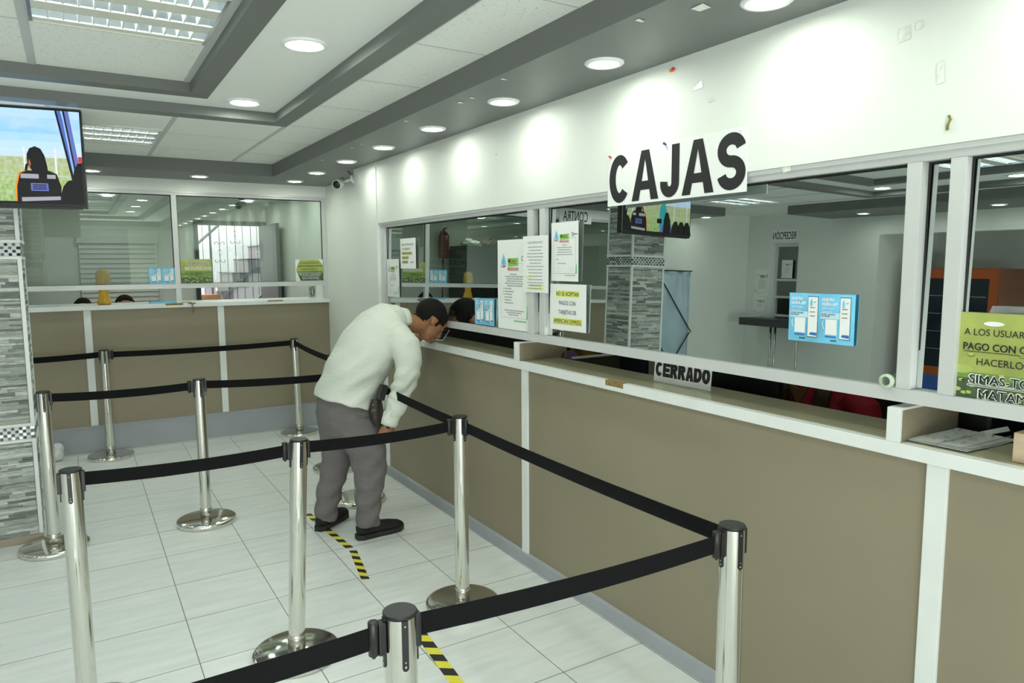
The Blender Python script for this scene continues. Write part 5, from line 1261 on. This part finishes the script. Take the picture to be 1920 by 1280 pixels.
def shutter_reflection():  # added slats stand for the entrance shutter reflected in the rear glass
    o = empty('reflected_shutter', (.44, 9.37, 1.4)); tag(o, 'white slats imitating the reflected entrance shutter, on the rear office wall behind the yellow jar', 'shutter_reflection')
    L = lambda q, n: local(q.obj(n), o); sm = mat('shutter_slat', (.78, .80, .76), .5)
    L(MB().bbox(.04, .86, 9.345, 9.395, 1.83, 1.90, sm, .004), 'headrail')
    b = MB()
    for i in range(17):
        z = 1.80-.055*i; b.prism([(9.362, z-.029), (9.368, z-.031), (9.386, z+.026), (9.380, z+.028)], 'x', .06, .84, sm)
    L(b, 'slats'); L(MB().bbox(.05, .85, 9.355, 9.39, .82, .86, sm, .004), 'bottom_rail')
    L(MB().tube([(.835, 9.34, 1.83), (.84, 9.34, 1.1)], .005, M_WHITEP, 8), 'wand')
shutter_reflection()
def cabinet():
    o = empty('cabinet', (-1.15, 9.1, 0)); tag(o, 'tall dark cabinet with clutter on top, mirrored in the far cashier pane', 'cabinet')
    L = lambda q, n: local(q.obj(n), o); cm = mat('dark_cabinet', (.05, .055, .05), .5)
    L(MB().bbox(-1.70, -.72, 8.85, 9.35, .001, 1.92, cm, .006), 'carcass')
    for a, c in ((-1.69, -1.215), (-1.205, -.73)):
        d = L(MB().bbox(a, c, 8.832, 8.849, .06, 1.90, cm, .004), 'door'); h = MB().tube([(c-.04, 8.825, .95), (c-.04, 8.825, 1.12)], .007, M_CHROME2, 8).obj('handle', d)
cabinet()
for i, (x, kx, kz, m, nm, lb) in enumerate(((-.90, .16, .09, M_PAPER, 'paper_bundle', 'bundle of loose white papers on the dark cabinet'), (-1.22, .14, .12, mat('brown_sack', (.20, .15, .09), .8), 'cloth_sack', 'brown crumpled sack on the dark cabinet'), (-1.53, .07, .12, M_BLK, 'black_box', 'small black box on the left end of the dark cabinet'))):
    if i < 2:
        bm = bmesh.new(); ball(bm, (x, 9.05, 1.92+kz*.45), kx, .12, kz*.5); ball(bm, (x+.05, 9.02, 1.92+kz*.75), kx*.4, .07, kz*.45); o = fuse(nm, bm, m, .014, 1)
        for v in o.data.vertices:
            v.co += v.normal*.012*sin(v.co.x*70)*cos(v.co.z*90+v.co.y*40); v.co.z = max(v.co.z, 1.921)
    else: o = MB().bbox(x-kx, x+kx, 8.98, 9.12, 1.921, 1.921+kz, m, .005).obj(nm)
    tag(o, lb, 'bundle' if i == 0 else 'sack' if i == 1 else 'box')
o = empty('fire_extinguisher', (-.60, 9.30, 1.96)); tag(o, 'dark red extinguisher on the rear office wall beside the cabinet', 'fire extinguisher')
rm = mat('extinguisher_red', (.18, .012, .012), .3)
MB().lathe([(.07, -.22), (.078, -.20), (.078, .10), (.05, .15), (.025, .17), (.001, .172)], rm, 28).obj('cylinder', o)
q = MB(); q.lathe([(.02, .17), (.02, .20)], M_BLK, 16); q.tube([(0, 0, .205), (0, -.09, .21)], .008, M_BLK, 8); q.tube([(0, 0, .195), (.06, -.03, .16), (.085, -.02, 0), (.085, -.02, -.12)], .010, M_BLK, 8); q.obj('valve', o)
MB().tube([(0, .02, -.22), (0, .03, -1.1)], .013, M_CHROME2, 8).obj('bracket_rail', o)
# office chair and seated people
def office_chair(x, y, rz, m, label, sz=.47):
    o = empty('office_chair', (x, y, 0), rz); tag(o, label, 'chair')
    MB().bbox(-.24, .24, -.24, .24, sz-.07, sz, m, .03).obj('seat', o)
    MB().bbox(-.23, .23, -.30, -.235, sz+.10, sz+.55, m, .03).obj('backrest', o)
    b = MB(); b.lathe([(.03, .10), (.03, sz-.07)], M_BLK, 14); b.tube([(0, -.15, sz-.075), (0, -.315, sz-.02), (0, -.315, sz+.30)], .014, M_BLK, 8); b.obj('column', o)
    for k in range(5):
        a = 2*pi*k/5; q = MB(); q.tube([(0, 0, .12), (.27*cos(a), .27*sin(a), .075)], [.022, .014], M_BLK, 8); lg = q.obj('leg', o)
        q = MB(); q.lathe([(.001, -.012), (.025, -.012), (.03, 0), (.025, .012), (.001, .012)], M_BLK, 12, M=Matrix.Translation((.27*cos(a), .27*sin(a), .031)) @ Matrix.Rotation(pi/2, 4, 'X') @ Matrix.Rotation(.3, 4, 'Y'), caps=False); q.obj('caster', lg)
    return o
def seated(x, y, rz, sz, top_m, hair_m, long_hair, label, skin=None, lean=0.10):
    """seated figure facing local +y, hips at seat height sz"""
    skin = skin or M_SKINF
    o = None; bm = bmesh.new()
    hc = (0, lean+.03, sz+.74); R, Q = head_bm(bm, hc, (0, .05, 1), (0, 1, -.12), (-1, 0, 0), .98)
    loft(bm, [((0, lean-.01, sz+.54), .055, .06), ((0, lean, sz+.62), .05, .05), ((0, lean+.01, sz+.69), .05, .05)], (0, 1, 0))
    loft(bm, [((0, 0, sz+.02), .11, .16), ((0, .02, sz+.2), .10, .15), ((0, lean*.7, sz+.40), .10, .17), ((0, lean-.01, sz+.53), .06, .10)], (0, 1, 0))
    for sg in (-1, 1):
        loft(bm, [((sg*.19, lean*.8, sz+.48), .045, .045), ((sg*.235, lean*.8+.02, sz+.36), .040, .040), ((sg*.25, lean+.06, sz+.24), .035, .035), ((sg*.20, lean+.20, sz+.26), .030, .032), ((sg*.14, lean+.31, sz+.285), .022, .028)], (1, 0, 0))
        hand_bm(bm, (sg*.14, lean+.31, sz+.285), (-sg*.35, .93, -.02), (0, .05, 1), (-sg*.93, -.35, 0), .35, .95)
        loft(bm, [((sg*.09, .02, sz+.07), .075, .08), ((sg*.10, .22, sz+.08), .072, .075), ((sg*.10, .43, sz+.065), .055, .06), ((sg*.10, .45, sz-.10), .052, .052), ((sg*.10, .43, sz-.34), .038, .04), ((sg*.10, .43, .05), .035, .035)], (1, 0, 0))
        loft(bm, [((sg*.10, .39, .035), .03, .036), ((sg*.10, .47, .035), .03, .042), ((sg*.10, .57, .028), .022, .04), ((sg*.10, .63, .024), .015, .028)], (0, 0, 1))
    body = fuse('person', bm, skin, .008, 3); body.location = (x, y, 0); body.rotation_euler = (0, 0, rz)
    tag(body, label, 'person')
    bm = bmesh.new()
    loft(bm, [((0, 0, sz+.03), .14, .19), ((0, .01, sz+.16), .135, .175), ((0, lean*.6, sz+.34), .135, .185), ((0, lean*.9, sz+.46), .115, .185), ((0, lean, sz+.535), .075, .12), ((0, lean, sz+.57), .062, .068)], (0, 1, 0), 24)
    for sg in (-1, 1): loft(bm, [((sg*.14, lean*.85, sz+.50), .07, .07), ((sg*.205, lean*.82, sz+.46), .070, .070), ((sg*.238, lean*.85+.01, sz+.36), .064, .066), ((sg*.25, lean+.03, sz+.28), .062, .062)], (1, 0, 0))
    sh = fuse('shirt', bm, top_m, .010, 3, body)
    bm = bmesh.new()
    loft(bm, [((0, -.02, sz+.11), .14, .175), ((0, -.02, sz+.02), .15, .18)], (0, 1, 0))
    for sg in (-1, 1): loft(bm, [((sg*.09, 0, sz+.065), .088, .095), ((sg*.10, .22, sz+.078), .085, .088), ((sg*.10, .44, sz+.06), .070, .072), ((sg*.10, .455, sz-.10), .066, .064), ((sg*.10, .435, .14), .055, .055)], (1, 0, 0))
    fuse('trousers', bm, mat('dark_trousers', (.015, .016, .022), .85), .010, 3, body)
    for sg in (-1, 1): q = MB(); q.ell((sg*.10, .50, .036), .048, .135, .035, M_BLK); q.obj('shoe', body)
    hair_from(body, R, hc, lambda a, b_, d: (d > .070 or a < .012) and d > -.085 and a < .072 and abs(a) < .14 and abs(b_) < .10 and d < .14 and not (abs(b_) > .074 and abs(a+.004) < .02 and d < .03), hair_m, body, .012)
    if long_hair:
        bm = bmesh.new()
        for sg in (-1, 1): loft(bm, [((sg*.070, lean+.01, sz+.78), .035, .030), ((sg*.088, lean+.03, sz+.66), .038, .028), ((sg*.098, lean+.10, sz+.52), .040, .024), ((sg*.092, lean+.125, sz+.40), .034, .020), ((sg*.085, lean+.115, sz+.30), .018, .012)], (1, 0, 0), 14)
        loft(bm, [((0, lean-.06, sz+.80), .05, .07), ((0, lean-.085, sz+.66), .04, .085), ((0, lean-.10, sz+.50), .03, .09)], (0, 1, 0), 16)
        fuse('long_hair', bm, hair_m, .008, 2, body)
    for sg in (-1, 1):
        P_ = Q(.094, sg*.030, .010); e = MB(); e.ell(P_, .006, .010, .0055, M_WHITEP, R); e.ell(Q(.099, sg*.030, .009), .002, .004, .004, M_INK, R); e.obj('eye', body)
    return body, sh
chm = mat('chair_navy', (.016, .018, .035), .7)
office_chair(2.97, 1.94, radians(90), mat('chair_black', (.012, .012, .012), .7), 'black office chair under the clerk in the red polo shirt', .49)
rp = mat('red_polo', (.36, .012, .030), .8, noise=.1, nscale=12)
pr, sh = seated(2.91, 1.94, radians(90), .495, rp, M_HAIRB, True, 'seated clerk in a red polo shirt with long brown hair behind the cashier window', mat('skin_olive', (.28, .15, .07), .5), .14)
b = MB(); b.bbox(-.105, -.055, .272, .279, .80, .86, mat('badge_grey', (.16, .20, .14), .4), .002); b.obj('name_badge', sh)
b = MB(); yl = mat('collar_tan', (.22, .13, .03), .7); b.prism([(-.055, 1.055), (0, .955), (.0, 1.03)], 'y', .262, .270, yl); b.prism([(.055, 1.055), (0, .955), (.0, 1.03)], 'y', .262, .270, yl); b.obj('collar', sh)
office_chair(.40, 7.80, radians(180), chm, 'navy office chair under the right-hand clerk behind the rear counter', .43)
office_chair(.055, 8.60, radians(180), chm, 'navy office chair under the left-hand clerk behind the rear counter', .40)
seated(.395, 7.78, radians(180), .437, mat('blue_blouse', (.08, .12, .22), .8), M_HAIR, False, 'clerk whose forehead shows under black hair beside the yellow jar', None, .03)
seated(.055, 8.57, radians(180), .388, mat('grey_blouse', (.2, .2, .2), .8), M_HAIR, False, 'clerk whose black hair is partly hidden by the yellow jar', None, .03)
# ------------------------------------------------------------------ behind the cashier counter
dm = mat('dark_desk', (.045, .042, .030), .6)
def desk(y0, y1, label):
    o = empty('desk', (2.6, (y0+y1)/2, 0)); tag(o, label, 'desk'); L = lambda q, n: local(q.obj(n), o)
    L(MB().bbox(2.215, 2.62, y0, y1, .72, .75, dm, .004), 'desktop')
    for y in (y0+.02, y1-.02): L(MB().box(2.23, 2.60, y-.012, y+.012, .001, .719, dm), 'side_panel')
desk(1.34, 2.70, 'dark desk of the red-shirted clerk behind the cashier counter')
desk(2.80, 4.6, 'dark desk behind the far part of the cashier counter')
desk(-.5, 1.31, 'dark desk behind the near part of the cashier counter')
o = empty('partition_screen', (2.37, 3.0, .75)); tag(o, 'dark desk partition with a pale top edge behind the cashier counter', 'partition')
local(MB().box(2.215, 2.52, 2.985, 3.01, .752, 1.076, mat('partition_olive', (.055, .052, .028), .6)).obj('panel'), o); local(MB().box(2.212, 2.523, 2.982, 3.013, 1.076, 1.084, M_WTRIM).obj('top_edge'), o)
o = empty('computer_monitor', (2.34, 1.98, .751)); tag(o, 'back of a black computer monitor between the CERRADO card and the red-shirted clerk', 'monitor')
local(MB().bbox(2.325, 2.36, 1.80, 2.16, .84, 1.14, M_BLK, .008).obj('display'), o); local(MB().bbox(2.36, 2.38, 1.92, 2.04, .90, 1.04, M_BLK, .006).obj('rear_cover'), o); local(MB().bbox(2.27, 2.42, 1.88, 2.08, .751, .763, M_BLK, .004).box(2.335, 2.355, 1.96, 2.00, .763, .85, M_BLK).obj('stand'), o)
bm = bmesh.new(); ball(bm, (2.36, 3.235, .99), .085, .095, .095); ball(bm, (2.36, 3.19, .88), .09, .10, .12)
o = fuse('cloth_bundle', bm, mat('purple_knit', (.13, .065, .17), .9, noise=.4, nscale=60, bump=.6, bscale=90), .008, 2); tag(o, 'purple knitted bundle on the desk behind the far cashier gap', 'bundle')
bm = bmesh.new(); ball(bm, (2.44, 3.20, 1.03), .06, .12, .14); ball(bm, (2.44, 3.20, .90), .06, .13, .15)
o = fuse('cloth_bundle', bm, mat('mustard_cloth', (.16, .11, .012), .9, noise=.5, nscale=14), .010, 2); tag(o, 'mustard cloth bundle behind the purple one at the far cashier gap', 'bundle')
for v in o.data.vertices: v.co.z = max(v.co.z, .752)
office_chair(2.89, 3.12, radians(-90), chm, 'navy office chair whose back shows through the gap beside the CERRADO card', .55)
o = empty('printer', (2.43, 1.12, .751)); tag(o, 'black printer on the desk behind the leaflet at right', 'printer')
local(MB().bbox(2.27, 2.60, 1.01, 1.26, .751, 1.13, M_BLK, .015).obj('housing'), o); local(MB().box(2.31, 2.56, 1.02, 1.22, 1.131, 1.14, mat('printer_lid', (.03, .03, .03), .3)).obj('lid'), o); local(MB().box(2.258, 2.27, 1.02, 1.22, .80, .86, mat('printer_slot', (.02, .02, .02), .5)).obj('paper_slot'), o)
b = MB(); b.add([(2.200, 1.005, 1.0755), (2.206, 1.012, 1.086), (2.250, .962, 1.106), (2.250, .955, 1.094), (2.202, 1.003, 1.0755), (2.208, 1.010, 1.086), (2.252, .960, 1.106), (2.252, .953, 1.094)], [(0, 1, 2, 3), (7, 6, 5, 4), (0, 4, 5, 1), (1, 5, 6, 2), (2, 6, 7, 3), (3, 7, 4, 0)], M_WTRIM); tag(b.obj('paper_strip'), 'white strip slanting up behind the leaflet on the right part of the counter', 'strip')
bm = bmesh.new(); loft(bm, [((2.46, .88, .752), .10, .10), ((2.46, .89, .95), .09, .10), ((2.46, .90, 1.10), .07, .085), ((2.46, .90, 1.17), .03, .04)], (1, 0, 0))
o = fuse('cloth', bm, mat('teal_cloth', (.005, .10, .13), .8), .010, 2); tag(o, 'teal cloth behind the wooden block at the right edge', 'cloth')
b = MB(); b.tube([(2.21, 3.09, 1.078), (2.24, 3.10, 1.13), (2.27, 3.12, 1.16)], .004, M_BLK, 6); tag(b.obj('cable'), 'thin black cable rising at the back of the counter by the far divider', 'cable')
b = MB(); b.box(3.45, 3.49, 3.45, 3.87, .001, 1.6, mat('pale_panel', (.42, .46, .38), .6)); tag(b.obj('room_divider'), 'pale green panel behind the CERRADO card', 'panel')

# ------------------------------------------------------------------ left side of the hall, seen mirrored in the window film
s = Sheet((XL+.001, 6.42, 2.085), UR, VZ, .40, .15, .002); s.O = Vector((XL+.001, 6.06, 2.065)); s.U = Vector((0, 1, 0)); s.N = s.U.cross(s.V)
s.text('letter', 'RECEPCIÓN', .2, .022, .092, M_INK, 2, w=.36, bold=.02, align='C'); tag(s.build('wall_sign', M_PAPER), 'white sign with black letters RECEPCIÓN over the reception window', 'sign')
s = Sheet((-1.36, 6.8555, 2.150), (1, 0, 0), VZ, .47, .160, .002); s.text('letter', 'CONTRA', .055, .022, .115, M_INK, 2, w=.36, bold=.01); tag(s.build('wall_sign', M_PAPER), 'white sign with large letters CONTRA over the rear windows', 'sign')
def reception():
    o = struct(empty('window_3', (XL-.05, 6.23, .98))); L = lambda q, n: local(q.obj(n), o)
    b = MB(); x0, x1 = XL-.10, XL-.05
    b.box(x0, x1, 6.031, 6.07, .981, 2.029, M_ALU); b.box(x0, x1, 6.39, 6.429, .981, 2.029, M_ALU); b.box(x0, x1, 6.07, 6.39, 1.99, 2.029, M_ALU)
    for z in (1.05, 1.30, 1.53): b.box(x0, x1, 6.07, 6.39, z, z+.03, M_ALU)
    L(b, 'frame'); L(MB().box(XL-.077, XL-.073, 6.07, 6.39, 1.33, 1.99, M_GLASS), 'pane')
reception()
o = empty('reception_counter', (-3.95, 6.05, .98)); tag(o, 'dark reception shelf on steel legs below the RECEPCIÓN sign', 'counter')
local(MB().bbox(XL+.002, -3.74, 5.62, 6.60, .93, 1.03, mat('dark_shelf', (.05, .052, .055), .4), .006).obj('shelf'), o)
for y in (5.72, 6.05, 6.12): local(MB().tube([(-3.80, y, .001), (-3.80, y, .93)], .014, M_CHROME2, 10).obj('leg'), o)
aviso((XL+.002, 6.46, 1.32), .24, .36, 'white notice with a green heading on the wall left of the reception window', [(.60-.04*i, .2, .85) for i in range(9)], U=(0, 1, 0), curl=.01, grp='reception notices')
aviso((XL+.002, 6.50, 1.06), .20, .25, 'small white notice below the larger one beside the reception window', [(.60-.05*i, .2, .85) for i in range(4)], U=(0, 1, 0), curl=.006, grp='reception notices')
aviso((XL-.046, 6.14, 1.57), .17, .24, 'white notice on the glass of the reception window', [(.60-.04*i, .2, .85) for i in range(9)], U=(0, 1, 0), curl=0, grp='reception notices')
def banner():
    o = empty('banner_stand', (-2.42, 6.55, 0)); tag(o, 'pale blue banner seen from behind on a black cross stand, left of the column', 'banner')
    L = lambda q, n: local(q.obj(n), o); bmt = mat('banner_back', (.45, .58, .66), .6, noise=.06, nscale=4)
    vs = []; N = 12
    for j in (0, 1):
        for i in range(N+1): vs.append((-2.75+.62*i/N, 6.56+.012*sin(i*1.3), (.08, 1.62)[j]))
    fs = [(i, i+1, N+2+i, N+1+i) for i in range(N)]
    q = L(MB().add(vs, fs, bmt, True), 'sheet'); q.modifiers.new('thickness', 'SOLIDIFY').thickness = .001
    L(MB().tube([(-2.76, 6.545, 1.625), (-2.10, 6.545, 1.625)], .008, M_BLK, 8), 'top_rod')
    L(MB().tube([(-2.78, 6.54, .85), (-2.12, 6.54, 1.66)], .008, M_BLK, 8), 'cross_rod'); L(MB().tube([(-2.12, 6.535, .03), (-2.75, 6.535, .85)], .008, M_BLK, 8), 'leg'); L(MB().tube([(-2.75, 6.53, .03), (-2.12, 6.53, .85)], .008, M_BLK, 8), 'leg')
banner()
def vending():
    o = empty('vending_machine', (-4.75, 4.15, 0)); tag(o, 'orange and blue vending machine with a dark glass front in the left recess', 'vending machine')
    L = lambda q, n: local(q.obj(n), o); om = mat('vending_orange', (.32, .07, .015), .35); bl = mat('vending_blue', (.03, .09, .35), .35); br = mat('vending_brown', (.20, .075, .04), .4)
    y0, y1 = 3.72, 4.56; xf = -4.38
    L(MB().bbox(-5.15, xf, y0, y1, .001, 1.72, br, .01), 'carcass')
    b = MB(); b.box(xf+.001, xf+.02, y0+.01, y0+.09, .50, 1.70, om); b.box(xf+.001, xf+.02, y1-.09, y1-.01, .50, 1.70, om); b.box(xf+.001, xf+.02, y0+.09, y1-.09, 1.60, 1.70, om); b.box(xf+.001, xf+.02, y0+.09, y1-.09, .50, .60, om); L(b, 'door_frame')
    L(MB().box(xf+.001, xf+.006, y0+.09, y1-.09, .60, 1.60, mat('vending_glass', (.012, .018, .028), .06)), 'display_glass')
    L(MB().box(xf+.001, xf+.02, y0+.01, y1-.01, .03, .499, bl), 'lower_panel'); L(MB().bbox(xf+.0205, xf+.03, y0+.2, y1-.30, .16, .36, M_BLK, .004), 'delivery_hatch')
    L(MB().box(xf+.0205, xf+.024, y1-.10, y1-.02, .50, .58, mat('sticker_yellow', (.7, .55, .03), .5)), 'sticker')
    b = MB(); rd = random.Random(2)
    for z in (.80, 1.0, 1.2, 1.4): b.box(xf+.0065, xf+.009, y0+.12, y1-.12, z, z+.008, M_CHROME2)
    L(b, 'shelf_edge')
vending()
